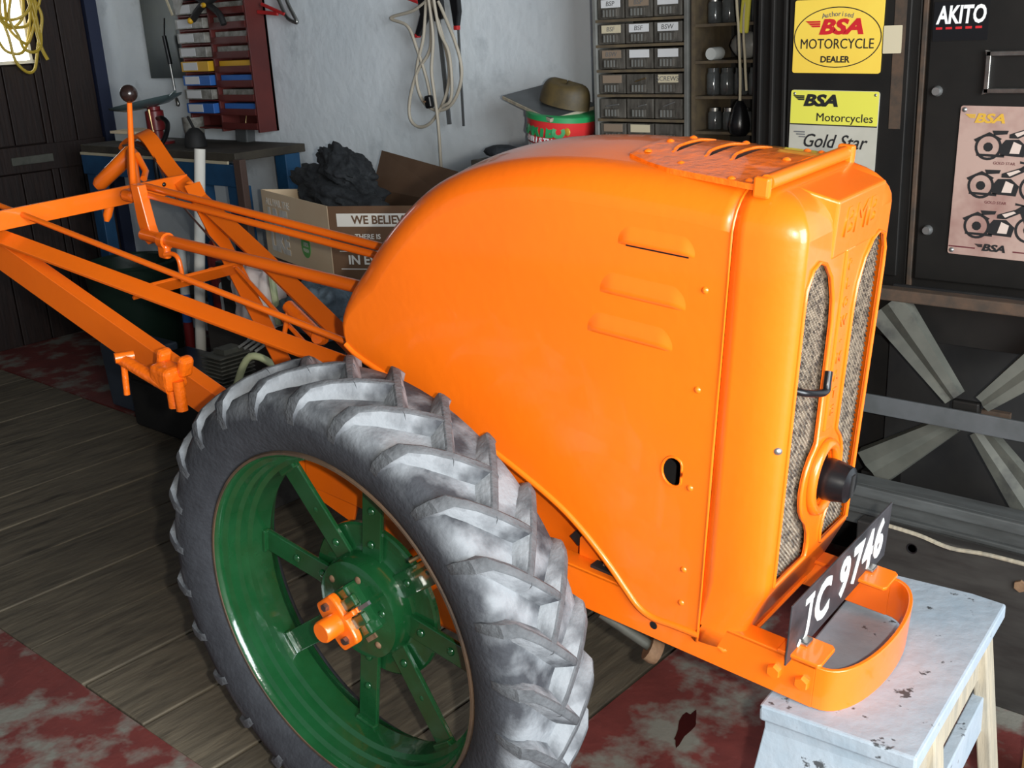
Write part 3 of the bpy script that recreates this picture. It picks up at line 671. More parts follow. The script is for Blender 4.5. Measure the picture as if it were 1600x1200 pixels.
# ================================================================== RIGHT BACKGROUND
LK = empty('steel_cabinet', (.14, 1.6, 0)); tag(LK, 'tall black steel cabinet carrying the two yellow tin signs', 'cabinet')
MB().b2((-.215, .0, .76), (.21, .42, 2.05)).build('carcass', 'lockerbk', LK, bevel=.004)
MB().b2((-.215, .03, 0), (.21, .42, .76)).build('void_shade_block', 'blackmatt', LK)  # black block added as the shade of the open space below the cabinet
MB().b2((-.12, -.012, .80), (.19, 0, 2.0)).build('door', 'lockerbk', LK, bevel=.003)
for x in (-.20, -.165, -.13): MB().b2((x-.006, -.014, .77), (x+.006, 0, 2.04)).build('edge_strip', 'lockerbk', LK, bevel=.003)
MB().b2((.150, -.0135, 1.16), (.178, -.0115, 1.48)).build('rust_streak', 'rustpaint', LK)
LK2 = empty('steel_locker', (.70, 1.6, 0)); tag(LK2, 'black steel locker with slam bolts and a framed handle opening', 'locker')
MB().b2((-.345, .0, .76), (.50, .42, 2.05)).build('carcass', 'lockerbk', LK2, bevel=.004)
MB().b2((-.325, -.014, .80), (.45, 0, 2.0)).build('door', 'lockerbk', LK2, bevel=.004)
MB().b2((-.345, -.01, .765), (-.333, .0, 2.04)).build('edge_strip', 'rustpaint', LK2, bevel=.002)
for z in (1.248, .923): MB().lathe([(0, .012), (.009, .012), (.0115, .007), (.0125, 0)], (-.298, -.014, z), (0, -1, 0), 14).build('slam_bolt', 'bolt', LK2, smooth=40)
hfm = MB()
for lo_, hi_ in (((-.192, -.026, 1.243), (-.02, -.014, 1.255)), ((-.192, -.026, 1.323), (-.02, -.014, 1.335)), ((-.192, -.026, 1.243), (-.180, -.014, 1.335)), ((-.03, -.026, 1.243), (-.02, -.014, 1.335))): hfm.b2(lo_, hi_)
hfm.build('handle_frame', 'steel', LK2, bevel=.002)
# tin signs
S1 = empty('dealer_sign', (.150, 1.586, 1.377), (0, R_(1.2), 0)); tag(S1, 'yellow tin sign with an oval ring and red winged lettering', 'sign')
MB().prism(rr(.228, .172, .006), lambda a, b, h: (a, h, b), -.002, .002).build('tin_plate', 'yellowsign', S1)
el = [(.113*math.cos(2*math.pi*k/48), .071*math.sin(2*math.pi*k/48)) for k in range(48)]; el2 = [(a*.978, b*.968) for a, b in el]
MB().grid([[(a, -.0026, b-.002) for a, b in el], [(a, -.0026, b-.002) for a, b in el2]], close_u=True).build('oval_ring', 'ink', S1)
def arc_text(body, size, m, parent, r, a0, a1, y, cz, flip=False, bold=0):
    n = len(body)
    for i, ch in enumerate(body):
        a = a0+(a1-a0)*i/(n-1); x = r*math.sin(R_(a)); z = cz+(r*math.cos(R_(a)) if not flip else -r*math.cos(R_(a)))
        text('lettering', ch, size, m, parent, (x, y, z), (R_(90), R_(a if not flip else -a), 0), extrude=.0003, bold=bold)
arc_text('Authorised', .0165, 'greyink', S1, .16, -13, 13, -.0025, -.108)
def winged(body, size, m, parent, loc, bold=.0012, shear=.25, wing=True, sx=1.4):
    x, y, z = loc
    text('winged_lettering', body, size, m, parent, loc, UP, extrude=.0004, shear=shear, bold=bold, sx=sx)
    if wing:
        w = MB(); h = size
        for k in range(3):
            x0 = x-h*(1.95-.14*k); x1 = x-h*1.12; zz = z+h*(.28-.11*k)
            w.prism([(x0, zz+h*.06), (x1, zz+h*.06), (x1, zz-h*.03), (x0+h*.14, zz-h*.03)], lambda a, b, hh: (a, hh, b), y-.0004, y+.0004)
        w.build('wing_mark', m, parent)
winged('BSA', .047, 'redink', S1, (.008, -.0026, .021), .0022)
text('lettering', 'MOTORCYCLE', .0335, 'ink', S1, (0, -.0026, -.018), UP, extrude=.0003, sx=.86, bold=0)
text('lettering', 'DEALER', .0205, 'ink', S1, (-.002, -.0026, -.054), UP, extrude=.0003, sx=1.05, bold=.0005)
S2 = empty('script_sign', (.146, 1.586, 1.085), (0, R_(1.2), 0)); tag(S2, 'tall tin sign, lime yellow top band over a silver script panel', 'sign')
MB().prism(rr(.232, .330, .008), lambda a, b, h: (a, h, b), -.002, .001).build('tin_plate', 'silversign', S2)
MB().prism(rr(.230, .082, .004), lambda a, b, h: (a, h, b+.123), -.0026, -.0018).build('yellow_band', 'limesign', S2)
MB().b2((-.115, -.0028, .0795), (.115, -.002, .0825)).build('band_line', 'ink', S2)
winged('BSA', .038, 'ink', S2, (-.036, -.0032, .139), .0018)
text('lettering', 'Motorcycles', .0285, 'ink', S2, (.030, -.0032, .099), UP, extrude=.0003, bold=0, sx=1.05)
text('lettering', 'Gold Star', .047, 'ink', S2, (.004, -.0026, .040), UP, extrude=.0003, shear=.32, bold=.0003, sx=.92)
for k in range(3): MB().box((-.088+.004*k, -.0026, .062-.006*k), (.03-.006*k, .0008, .003)).build('wing_mark', 'greyink', S2)
cup = MB()
for sx_ in (-.045, .045): cup.prism([(sx_-.02, -.03), (sx_+.012, .006), (sx_+.024, -.012), (sx_+.0, -.035)], lambda a, b, h: (a, h, b), -.0028, -.002)
cup.build('engine_print', 'greyink', S2)
for sx_ in (-.106, .106): rivet(sx_, -.002, .156, (0, -1, 0), .004, 'bolt', S2)
lb = MB().prism(rr(.044, .063, .002), lambda a, b, h: (a, h, b), -.001, .001).build('paper_label', 'creampaper', None, loc=(.289, 1.584, 1.366)); tag(lb, 'small blank cream paper label stuck beside the oval sign', 'label')
AK = MB().prism(rr(.122, .085, .002), lambda a, b, h: (a, h, b), -.001, .001).build('sticker', 'black', None, loc=(.444, 1.584, 1.401)); tag(AK, 'black sticker with bold white capitals over small red letters', 'sticker')
text('lettering', 'AKITO', .053, 'white', AK, (.001, -.0016, .012), UP, extrude=.0003, shear=.1, bold=.0016, sx=.68)
for k in range(5): MB().box((-.047+.022*k, -.0015, -.0145), (.014, .0006, .005)).build('red_mark', 'redink', AK)
PO = empty('motorcycle_poster', (.585, 1.583, 1.042), (0, R_(1.0), 0)); tag(PO, 'pinkish tin poster showing three old motorcycles in a column', 'poster')
MB().prism(rr(.256, .344, .006), lambda a, b, h: (a, h, b), -.001, .002).build('tin_plate', 'poster', PO)
def bike(cx, cz, s):
    mb = MB(); f = lambda a, b, h: (cx+a*s, h, cz+b*s)
    y = -.0016
    for wx in (-.062, .068):
        o = [(wx+.034*math.cos(2*math.pi*k/24), -.012+.034*math.sin(2*math.pi*k/24)) for k in range(24)]; i_ = [(wx+(a-wx)*.80, -.012+(b+.012)*.80) for a, b in o]
        mb.grid([[(cx+a*s, y, cz+b*s) for a, b in o], [(cx+a*s, y, cz+b*s) for a, b in i_]], close_u=True)
        mb.prism([(wx+.012*math.cos(k), -.012+.012*math.sin(k)) for k in [2*math.pi*j/10 for j in range(10)]], f, y-.0002, y+.0002)
    for poly in ([(-.05, .018), (-.018, .022), (-.015, .031), (-.055, .030)], [(-.012, .022), (.035, .040), (.045, .030), (.01, .012), (-.012, .012)], [(-.03, -.032), (.028, -.034), (.034, -.008), (.012, .01), (-.02, .008), (-.035, -.012)],
                 [(.034, .04), (.05, .052), (.054, .046), (.072, -.012), (.066, -.014), (.042, .034)], [(.03, .056), (.052, .052), (.052, .048), (.03, .05)], [(-.10, .006), (-.062, .026), (-.03, .01), (-.034, .006), (-.062, .02), (-.095, 0)], [(-.02, -.03), (-.09, -.03), (-.09, -.036), (-.02, -.037)]):
        mb.prism(poly, f, y-.0002, y+.0002)
    mb.build('motorcycle_print', 'ink', PO)
    hl = MB()
    for poly in ([(-.008, -.026), (.016, -.026), (.02, -.004), (.0, .004)], [(0, .024), (.028, .034), (.034, .03), (.008, .016)]): hl.prism(poly, f, y-.0006, y-.0003)
    hl.build('motorcycle_highlight', 'posterlt', PO)
bike(-.004, .092, .88); bike(-.012, .004, .88); bike(-.012, -.090, .88)
winged('BSA', .028, 'gold', PO, (-.062, -.0018, .144), .0010)
winged('BSA', .022, 'ink', PO, (-.024, -.0020, -.150), .0009)
text('lettering', 'GOLD STAR', .009, 'maroon', PO, (-.02, -.0014, .046), UP, extrude=.0003); text('lettering', 'GOLD STAR', .009, 'maroon', PO, (-.03, -.0014, -.044), UP, extrude=.0003)
MB().b2((-.126, -.0018, -.155), (-.065, -.001, -.152)).build('rule_line', 'maroon', PO); MB().b2((.02, -.0018, -.155), (.126, -.001, -.152)).build('rule_line', 'maroon', PO)
for z in (.163, -.163): rivet(-.119, -.001, z, (0, -1, 0), .006, 'bolt', PO)
# welded stand of four splayed legs under the locker
XS = empty('splayed_leg_stand', (.60, 1.35, 0)); tag(XS, 'grey galvanised frame with four splayed channel legs below the locker', 'stand')
MB().b2((-.24, 0, .80), (.45, .035, .828)).build('top_rail', 'rustpaint', XS, bevel=.003)
MB().b2((-.24, .06, .70), (.45, .075, .80)).build('top_panel', 'lockerbk', XS)
bar2 = MB().box((.05, -.02, .553), (.60, .008, .046), (0, R_(0), 0)).build('cross_bar', 'greysteel', XS, bevel=.002)
def chan(p0, p1, w0, w1):
    p0 = Vector((p0[0], 0, p0[1])); p1 = Vector((p1[0], 0, p1[1])); d = (p1-p0).normalized(); n_ = Vector((-d.z, 0, d.x)); mb = MB()
    rows = []
    for t in (0, 1):
        p = p0+(p1-p0)*t; w = w0+(w1-w0)*t
        rows.append([p+n_*w/2+Vector((0, .03, 0)), p+n_*w/2*.9+Vector((0, .004, 0)), p+n_*w*.12, p-n_*w*.12+Vector((0, .008, 0)), p-n_*w/2*.9+Vector((0, .004, 0)), p-n_*w/2+Vector((0, .03, 0))])
    o = mb.grid(rows).build('splayed_leg', 'galv', XS); s = o.modifiers.new('s', 'SOLIDIFY'); s.thickness = .003; baked(o, 25); return o
chan((-.200, .785), (-.030, .590), .105, .045); chan((.215, .775), (.035, .590), .105, .045)
chan((-.215, .375), (-.025, .530), .105, .045); chan((.19, .33), (.030, .525), .105, .045)
MB().box((0, .01, .565), (.06, .02, .05)).build('centre_boss', 'lockerbk', XS, bevel=.004)
MB().b2((.03, .02, .552), (.09, .035, .572)).build('latch', 'rustpaint', XS)
MB().b2((-.24, .02, 0), (-.21, .28, .36)).build('side_foot', 'lockerbk', XS); MB().b2((.42, .02, 0), (.45, .28, .36)).build('side_foot', 'lockerbk', XS)
MB().b2((-.26, .20, 0), (.47, .21, .79)).build('back_panel', 'blackmatt', XS)  # black sheet standing in for the shaded void behind the legs
BM = empty('grey_beam', (.60, 1.35, 0)); tag(BM, 'grey painted ribbed steel beam with red paint smears under the legs', 'beam')
bmv = MB(); bmv.b2((-.27, -.06, .255), (.45, .0, .362)); bmv.b2((-.27, -.075, .335), (.45, -.058, .362)); bmv.b2((-.27, -.072, .29), (.45, -.058, .302))
bmv.build('beam_body', 'beam', BM, bevel=.003)
MB().b2((-.20, -.05, 0), (-.12, -.01, .255)).build('beam_block', 'darktimber', BM); MB().b2((.34, -.05, 0), (.42, -.01, .255)).build('beam_block', 'darktimber', BM)
DT = empty('dark_plank', (.70, 1.12, 0), (0, 0, R_(0))); tag(DT, 'dark oily timber with a pale chipped top edge and bolt hole', 'timber')
dtb = MB().b2((-.24, 0, .0), (.42, .035, .352)).build('plank_body', 'darktimber', DT, bevel=.004)
MB().tube(smoothpath([(-.18, .0, .358), (-.10, -.004, .356), (-.03, -.004, .345), (.05, .0, .35), (.2, 0, .349), (.36, 0, .346)], 5), .005, 6).build('pale_edge', 'barewood', DT, smooth=60)
MB().lathe([(0, -.001), (.009, -.001), (.012, 0)], (-.112, -.001, .318), (0, -1, 0), 14).build('bolt_hole', 'black', DT)
MB().lathe([(0, .006), (.013, .006), (.014, 0)], (.115, 0, .30), (0, -1, 0), 6).build('rusty_nut', 'rust', DT)
# ================================================================== DRAWER CABINET, SHELVES
DC = empty('drawer_cabinet', (-.58, 1.8, 0)); tag(DC, 'grey steel cabinet of small labelled see-through drawers in three columns', 'cabinet')
DX0, DX1 = -.172, .172
MB().b2((DX0, .0, .80), (DX0+.014, .22, 1.80)).build('side_panel', 'cabgrey', DC, bevel=.002); MB().b2((DX1-.014, 0, .80), (DX1, .22, 1.80)).build('side_panel', 'cabgrey', DC, bevel=.002)
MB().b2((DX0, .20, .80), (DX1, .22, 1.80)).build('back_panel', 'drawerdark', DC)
MB().b2((DX0-.01, .0, 0), (DX1+.01, .22, .80)).build('base_unit', 'drawerdark', DC)
z = 1.073; zr = []
k = 0
while z < 1.79:
    MB().b2((DX0+.014, -.001, z-.004), (DX1-.014, .2, z+.004)).build('shelf', 'cabbrown', DC); zr.append(z); z += .0735
lab = {(5,0):'paper',(5,1):'tanpaper',(5,2):'paper',(4,0):'creampaper',(4,1):'paper',(4,2):'paper',(3,0):'tanpaper',(3,1):'paper',(3,2):'paper',(2,0):'tanpaper',(2,2):'creampaper',(0,0):'tanpaper',(0,1):'creampaper'}
words = {(5,0):'BSP',(5,1):'BSP',(4,0):'BSF',(4,1):'BSF',(4,2):'BSW',(3,0):'BSW',(3,2):'',(2,2):'SCREWS'}
for r, zz in enumerate(zr[:9]):
    for c_ in range(3):
        x0 = -.152+.1023*c_; x1 = x0+.096
        dr = MB().b2((x0, .004, zz+.006), (x1, .17, zz+.064)).build('drawer', 'clearpl', DC, bevel=.002)
        MB().b2((x0+.022, -.004, zz+.010), (x1-.022, .004, zz+.034)).build('drawer_pull', 'clearpl', dr, bevel=.002)
        for q in range(4): MB().b2((x0+.026+.0118*q, -.0058, zz+.012), (x0+.0305+.0118*q, -.0038, zz+.032)).build('pull_rib', 'cabgrey', dr)
        if (r, c_) in lab:
            h_ = .023; MB().b2((x0+.014, .0015, zz+.038), (x1-.012, .0042, zz+.038+h_)).build('drawer_label', lab[(r, c_)], dr)
            if words.get((r, c_)): text('lettering', words[(r, c_)], .019, 'greyink', dr, ((x0+x1)/2, .001, zz+.049), UP, extrude=.0002, shear=.1, sx=1.1)
        elif r > 0:
            MB().tube([(x0+.02+random.random()*.03, .0028, zz+.042), (x1-.025, .0028, zz+.046+random.random()*.01)], .0022, 6).build('drawer_content', 'bolt' if random.random() < .6 else 'brass', dr)
SH = empty('open_shelves', (-.29, 1.8, 0)); tag(SH, 'narrow brown shelf unit of jars between the drawers and black cabinet', 'shelves')
MB().b2((-.106, 0, .7), (-.094, .22, 1.80)).build('side_panel', 'cabbrown', SH); MB().b2((.094, 0, .7), (.106, .22, 1.80)).build('side_panel', 'drawerdark', SH)
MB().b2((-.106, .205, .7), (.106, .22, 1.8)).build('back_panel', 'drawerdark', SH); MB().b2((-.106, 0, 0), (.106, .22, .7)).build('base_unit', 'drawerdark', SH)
for z in (1.02, 1.115, 1.215, 1.314, 1.415, 1.53, 1.64): MB().b2((-.094, -.002, z-.004), (.094, .21, z+.004)).build('shelf', 'cabbrown', SH)
def jar(x, y, z, r, h, lidm, label, m='glass'):
    o = empty('glass_jar', (x, y, z)); tag(o, label, 'jar', 'jars on the narrow shelves')
    MB().lathe([(0, 0), (r*.95, 0), (r, .004), (r, h*.75), (r*.8, h*.86)], (0,0,0), (0,0,1), 16).build('jar_body', m, o, smooth=50)
    MB().lathe([(r*.84, h*.84), (r*.84, h), (0, h)], (0,0,0), (0,0,1), 16).build('jar_lid', lidm, o, smooth=50)
for k in range(4): jar(-.36+.047*k, 1.87, 1.4198, .021, .07+.01*(k % 2), 'steel', 'glass jar standing on the upper shelf, number %s from the drawers' % ('one', 'two', 'three', 'four')[k])
for k in range(4): jar(-.358+.046*k, 1.86, 1.2198, .020, .075, 'glass', 'clear jar in the row above the hanging plug, number %s from the drawers' % ('one', 'two', 'three', 'four')[k])
for k in range(3): jar(-.352+.05*k, 1.86, 1.1198, .021, .062, 'steel', 'squat jar level with the hanging plug, number %s from the drawers' % ('one', 'two', 'three')[k])
pb = MB()
rws = [[(.045*math.sin(math.pi*i/8)*math.cos(2*math.pi*k/14)*(1+.2*random.random()), .03*math.sin(math.pi*i/8)*math.sin(2*math.pi*k/14), .038-.038*math.cos(math.pi*i/8)) for k in range(14)] for i in range(9)]
tag(pb.grid(rws, close_u=True).build('plastic_bag', 'oldplastic', None, smooth=70, loc=(-.25, 1.86, 1.318)), 'crumpled cloudy plastic bag on the shelf behind the hanging flex', 'bag')
wc = MB().lathe([(0, 0), (.017, 0), (.018, .004), (.018, .05), (0, .05)], (0,0,0), (0,1,0), 16).build('round_pot', 'whitepl', None, smooth=40, loc=(-.338, 1.81, 1.336)); tag(wc, 'small white round pot lying on the shelf', 'pot')
# hanging flex and plug
FL = empty('hanging_lead', (-.19, 1.72, 1.15)); tag(FL, 'cream flex with a black trailing socket hanging beside the black cabinet', 'cable')
MB().tube(smoothpath([(.03, .02, .52), (-.012, 0, .38), (-.006, 0, .24), (.0, 0, .13), (.0, 0, .05)], 6), .0042, 8).build('flex', 'cordwhite', FL, smooth=60)
MB().tube(smoothpath([(.04, .02, .50), (.010, 0, .30), (.014, .0, .17), (.02, 0, .09)], 6), .0038, 8).build('flex', 'cordwhite', FL, smooth=60)
MB().box((.012, .004, .31), (.028, .012, .14), (0, .08, 0)).build('yellow_tag', 'limesign', FL, bevel=.008, seg=3)
MB().lathe([(0, .065), (.010, .062), (.019, .045), (.027, .015), (.030, -.005), (.027, -.022), (.018, -.032), (0, -.034)], (0,0,0), (0,0,1), 20).build('socket', 'black', FL, smooth=60)
# ================================================================== WALL: tub, board, hat behind bonnet
BN = empty('side_cupboard', (-1.0, 1.84, 0)); tag(BN, 'dark low cupboard against the white wall behind the bonnet', 'cupboard')
MB().b2((-.16, -.17, 0), (.22, .19, 1.0)).build('carcass', 'drawerdark', BN); MB().b2((-.17, -.18, 1.0), (.225, .19, 1.022)).build('worktop', 'benchtop', BN, bevel=.003)
TU = empty('sweet_tub', (-.93, 1.84, 1.024), (0, R_(8), R_(-10))); tag(TU, 'red and white sweet tub with a green lid beside the drawers', 'tub')
TU.location.z = 1.040
MB().lathe([(0, 0), (.098, 0), (.104, .006), (.116, .118), (.112, .12), (0, .12)], (0,0,0), (0,0,1), 40).build('tub_body', 'tubred', TU, smooth=40)
MB().lathe([(0, .132), (.112, .132), (.119, .128), (.119, .112), (.1, .112)], (0,0,0), (0,0,1), 40).build('tub_lid', 'tubgreen', TU, smooth=40)
MB().lathe([(.1052, .004), (.1082, .034)], (0,0,0), (0,0,1), 40).build('white_band', 'whitepl', TU, smooth=40)
def wrap(body, size, m, r0, z, a0, a1, tilt=.1, bold=.001):
    n_ = len(body)
    for i, ch in enumerate(body):
        a = R_(a0+(a1-a0)*i/(n_-1)); r = r0+.004
        text('lettering', ch, size, m, TU, (r*math.sin(a), -r*math.cos(a), z), (R_(84), 0, a), extrude=.001, bold=bold)
wrap('HARIBO', .050, 'tubgreen', .1085, .080, -28, 44, bold=.0035)
wrap('CHRISTMAS', .024, 'white', .1055, .048, -25, 48); wrap('SELECTION', .019, 'white', .1035, .025, -22, 46)
MB().sphere((.098, -.062, .085), .016, 12, 6, (1, .3, .8)).build('gold_print', 'gold', TU)
BD = MB().box((0, 0, 0), (.26, .20, .012)).build('board', 'barewood', None, bevel=.002, loc=(-.965, 1.84, 1.196), rot=(R_(8), R_(15), R_(-12))); tag(BD, 'thin wooden board tilted across the sweet tub lid', 'board')
MB().box((0, 0, .0066), (.256, .196, .0012)).build('board_face', 'greysteel', BD)
hr = []
for i in range(9):
    a = math.pi*i/16; rr_ = (math.cos(a)**.35 if i < 8 else .02); zz = .075*math.sin(a)**.8
    hr.append([(.088*rr_*math.cos(2*math.pi*k/24)*(1+.04*math.sin(3*2*math.pi*k/24)), .062*rr_*math.sin(2*math.pi*k/24), zz+.006*math.cos(2*2*math.pi*k/24)*(i/8)) for k in range(24)])
HT = MB().grid(hr, close_u=True); HT.f.append(tuple(range(24)))
tag(HT.build('leather_hat', 'hat', None, smooth=60, loc=(-.90, 1.83, 1.188), rot=(0, R_(14), R_(10))), 'squashed brown leather hat lying on the tilted board', 'hat')
rws = [[(.07*math.sin(math.pi*i/6)*math.cos(2*math.pi*k/12), .05*math.sin(math.pi*i/6)*math.sin(2*math.pi*k/12), .022-.022*math.cos(math.pi*i/6)) for k in range(12)] for i in range(7)]
tag(MB().grid(rws, close_u=True).build('black_glove', 'blackcloth', None, smooth=70, loc=(-1.10, 1.74, 1.022)), 'crumpled black cloth on the cupboard edge left of the tub', 'cloth')
# ---- cable bundle and clamps
HK = empty('cable_bundle', (-1.60, 1.98, 1.54)); tag(HK, 'beige extension cable looped in a bundle on the white wall', 'cable')
P = lambda x, z, y=1.965: (x+1.60, y-1.98, z-1.54)
loops = [[P(-1.60,1.56), P(-1.70,1.515), P(-1.829,1.493), P(-1.74,1.46), P(-1.70,1.38), P(-1.66,1.27), P(-1.645,1.19)],
         [P(-1.63,1.56), P(-1.66,1.42), P(-1.70,1.33), P(-1.715,1.26), P(-1.69,1.19), P(-1.63,1.155), P(-1.555,1.165), P(-1.50,1.22), P(-1.475,1.30), P(-1.50,1.40), P(-1.57,1.54)],
         [P(-1.61,1.56), P(-1.62,1.42), P(-1.64,1.36), P(-1.71,1.29), P(-1.76,1.19), P(-1.765,1.12), P(-1.72,1.09), P(-1.65,1.11), P(-1.575,1.19), P(-1.54,1.28), P(-1.55,1.38), P(-1.60,1.54)],
         [P(-1.61,1.56,1.955), P(-1.60,1.42,1.955), P(-1.62,1.30,1.955), P(-1.615,1.22,1.955), P(-1.605,1.10,1.955), P(-1.612,.90,1.96), P(-1.615,.82,1.96)],
         [P(-1.58,1.56,1.95), P(-1.56,1.44,1.95), P(-1.52,1.36,1.95), P(-1.515,1.25,1.95), P(-1.53,1.19,1.95), P(-1.57,1.17,1.95)]]
for l in loops: MB().tube(smoothpath(l, 8), .0062, 8).build('cable_loop', 'cablebeige', HK, smooth=60)
MB().box(P(-1.645, 1.185, 1.955), (.034, .024, .048), (0, -.15, 0)).build('plug', 'black', HK, bevel=.008, seg=3)
MB().box(P(-1.655, 1.187, 1.94), (.008, .006, .006)).build('plug_pin', 'rust', HK)
def clamp(x, z, lab_, s=1):
    o = empty('bar_clamp', (x, 1.985, z)); tag(o, lab_, 'clamp', 'bar clamps on the wall'); return o
k1 = clamp(-1.62, 1.50, 'black bar clamp with red jaw pad left of the cable loops, longer bar')
MB().bar((.018, 0, .1), (.045, 0, -.40), (1, 0, 0), .018, .006).build('clamp_bar', 'greysteel', k1)
MB().prism([(-.06, .06), (-.01, .05), (-.02, -.02), (-.07, -.08), (-.085, -.07), (-.05, 0)], lambda a, b, h: (a, h, b), -.022, .0).build('clamp_handle', 'black', k1, bevel=.004)
MB().box((-.078, -.012, -.075), (.018, .02, .016)).build('jaw_pad', 'redplastic', k1, bevel=.003)
MB().box((-.09, -.012, .052), (.07, .02, .012), (0, .3, 0)).build('trigger', 'redplastic', k1, bevel=.003)
MB().prism([(.005, .06), (.06, .06), (.065, -.02), (.02, -.03)], lambda a, b, h: (a, h, b), -.02, .0).build('clamp_body', 'black', k1, bevel=.004)
k2 = clamp(-1.49, 1.50, 'slim bar clamp with red tip right of the cable loops')
MB().bar((-.005, 0, .1), (-.012, 0, -.405), (1, 0, 0), .009, .005).build('clamp_bar', 'greysteel', k2)
MB().prism([(-.03, .08), (.015, .08), (.018, .0), (.005, -.05), (-.012, -.05), (-.018, 0)], lambda a, b, h: (a, h, b), -.022, .0).build('clamp_body', 'black', k2, bevel=.004)
MB().box((-.003, -.012, -.055), (.018, .02, .016)).build('jaw_pad', 'redplastic', k2, bevel=.003)
k3 = empty('spring_clamp', (-2.55, 2.005, 1.54)); tag(k3, 'grey steel spring clamp with red handle tips on the white wall', 'clamp')
MB().tube(smoothpath([(.04, 0, .12), (.07, -.01, .04), (.115, -.01, -.03), (.105, -.01, -.038), (.05, -.01, -.01), (-.0, -.01, .08)], 6), .008, 8).build('clamp_arm', 'steel', k3, smooth=60)
MB().bar((-.14, -.012, .014), (.0, -.012, .0), (0, 0, 1), .016, .012).build('handle_tip', 'redplastic', k3, bevel=.004)
MB().bar((-.105, -.014, .045), (.05, -.014, -.005), (0, 0, 1), .014, .012).build('handle_tip', 'redplastic', k3, bevel=.004)
# ---- grey-green sheet, air gun and red rack
SHT = MB().b2((-3.655, 2.02, 1.285), (-3.23, 2.038, 2.0)).build('metal_sheet', 'greensheet', None, bevel=.002); tag(SHT, 'plain grey-green metal sheet hanging left of the red rack', 'sheet')
AG = empty('blow_gun', (-3.42, 1.985, 1.40)); tag(AG, 'long thin steel lance with a black grip hanging from the wall', 'tool')
MB().tube([(.015, 0, .16), (-.010, 0, .07)], .004, 8).build('hose_tail', 'black', AG, smooth=60)
MB().tube([(-.011, 0, .08), (.008, 0, -.05)], .012, 12).build('grip', 'black', AG, smooth=50)
MB().tube(smoothpath([(.008, 0, -.05), (.018, 0, -.18), (.02, 0, -.205), (.032, -.004, -.222)], 5), .0055, 8).build('lance', 'steel', AG, smooth=60)
MB().tube([(.02, -.0, -.21), (.035, -.004, -.235), (.03, -.004, -.24)], .009, 8).build('nozzle', 'steel', AG, smooth=60)
RK = empty('red_wall_rack', (-2.94, 2.035, 1.35)); tag(RK, 'dark red steel rack of parts boxes fixed to the white wall', 'rack')
F = lambda y: y-2.035
for x0, x1 in ((-.27, -.262), (-.034, -.022), (.238, .25)): MB().b2((x0, F(1.93), -.30), (x1, 0, .62)).build('upright', 'redrack', RK, bevel=.001)
MB().b2((-.27, -.012, -.30), (.25, 0, .62)).build('back_panel', 'redrack', RK)
z = -.285; i = 0
cols = ['', 'bluebin', 'clearbin', 'bluebin', 'yellowbin', 'clearbin', 'clearbin', 'clearbin', 'clearbin', 'clearbin']
while z < .58:
    MB().b2((-.262, F(1.93), z-.003), (-.034, 0, z+.003)).build('shelf', 'redrack', RK)
    MB().b2((-.022, F(1.93), z-.003), (.238, 0, z+.003)).build('shelf', 'redrack', RK)
    MB().b2((-.022, F(1.926), z), (.238, F(1.931), z+.026)).build('retaining_lip', 'redrack', RK)
    c_ = cols[min(i, 9)]
    if c_:
        b_ = MB().b2((-.256, F(1.905), z+.006), (-.042, -.015, z+.050)).build('parts_box', c_, RK, bevel=.002)
        MB().b2((-.238, F(1.9035), z+.012), (-.125, F(1.905), z+.046)).build('box_label', 'paper', b_)
        b_ = MB().b2((-.012, F(1.945), z+.008), (.224, -.015, z+.048)).build('parts_box', c_, RK, bevel=.002)
    z += .0615; i += 1
# odd tools hung at the top of the rack
ST1 = empty('scissors', (-3.13, 1.90, 1.60)); tag(ST1, 'open pair of clear-handled snips hanging over the rack', 'tool')
MB().bar((-.14, 0, .12), (-.07, 0, -.035), (1, 0, 0), .012, .005).build('blade', 'creampaper', ST1)
MB().prism([(-.045, .08), (.02, .10), (.03, .03), (-.02, -.035), (-.045, .0)], lambda a, b, h: (a, h, b), -.004, .004).build('blade', 'clearbin', ST1)
PLR = empty('dark_pliers', (-2.93, 1.89, 1.56)); tag(PLR, 'dark pliers with a yellow tip hung across the rack top', 'tool')
MB().tube(smoothpath([(-.10, 0, -.02), (-.02, 0, .03), (.08, 0, .06), (.16, 0, .10)], 5), .016, 8).build('jaw', 'blackmatt', PLR, smooth=60)
MB().tube(smoothpath([(-.08, 0, .08), (0, 0, .05), (.10, 0, .0), (.13, 0, -.05)], 5), .014, 8).build('handle', 'blackmatt', PLR, smooth=60)
MB().sphere((-.10, -.012, -.025), .014, 10, 8).build('handle_tip', 'yellowbin', PLR, smooth=60)
MB().sphere((.02, -.016, .035), .014, 10, 8, (1.3, .6, .8)).build('handle_tip', 'yellowbin', PLR, smooth=60)
# ---- yellow hose in the window corner
YH = empty('yellow_hose_coil', (-4.06, 1.62, 1.70)); tag(YH, 'coil of thin yellow hose hanging in front of the lit window', 'hose')
random.seed(3)
for k in range(7):
    cy_ = random.uniform(-.09, .03); r0_ = random.uniform(.07, .13); zc = random.uniform(-.12, .06); hh = random.uniform(.14, .26); ph = random.random()*6
    pts = [(random.uniform(-.015, .02), cy_+r0_*math.cos(2*math.pi*q/12+ph)*(1+.1*math.sin(3*q+ph)), zc+hh*math.sin(2*math.pi*q/12+ph)) for q in range(13)]; pts[-1] = pts[0]
    MB().tube(smoothpath(pts, 5), .0075, 8).build('hose_loop', 'yellowhose', YH, smooth=60)
MB().tube(smoothpath([(0, .0, .2), (0, .045, 0), (.01, .06, -.22), (.01, .085, -.30)], 6), .009, 8).build('hose_end', 'yellowhose', YH, smooth=60)
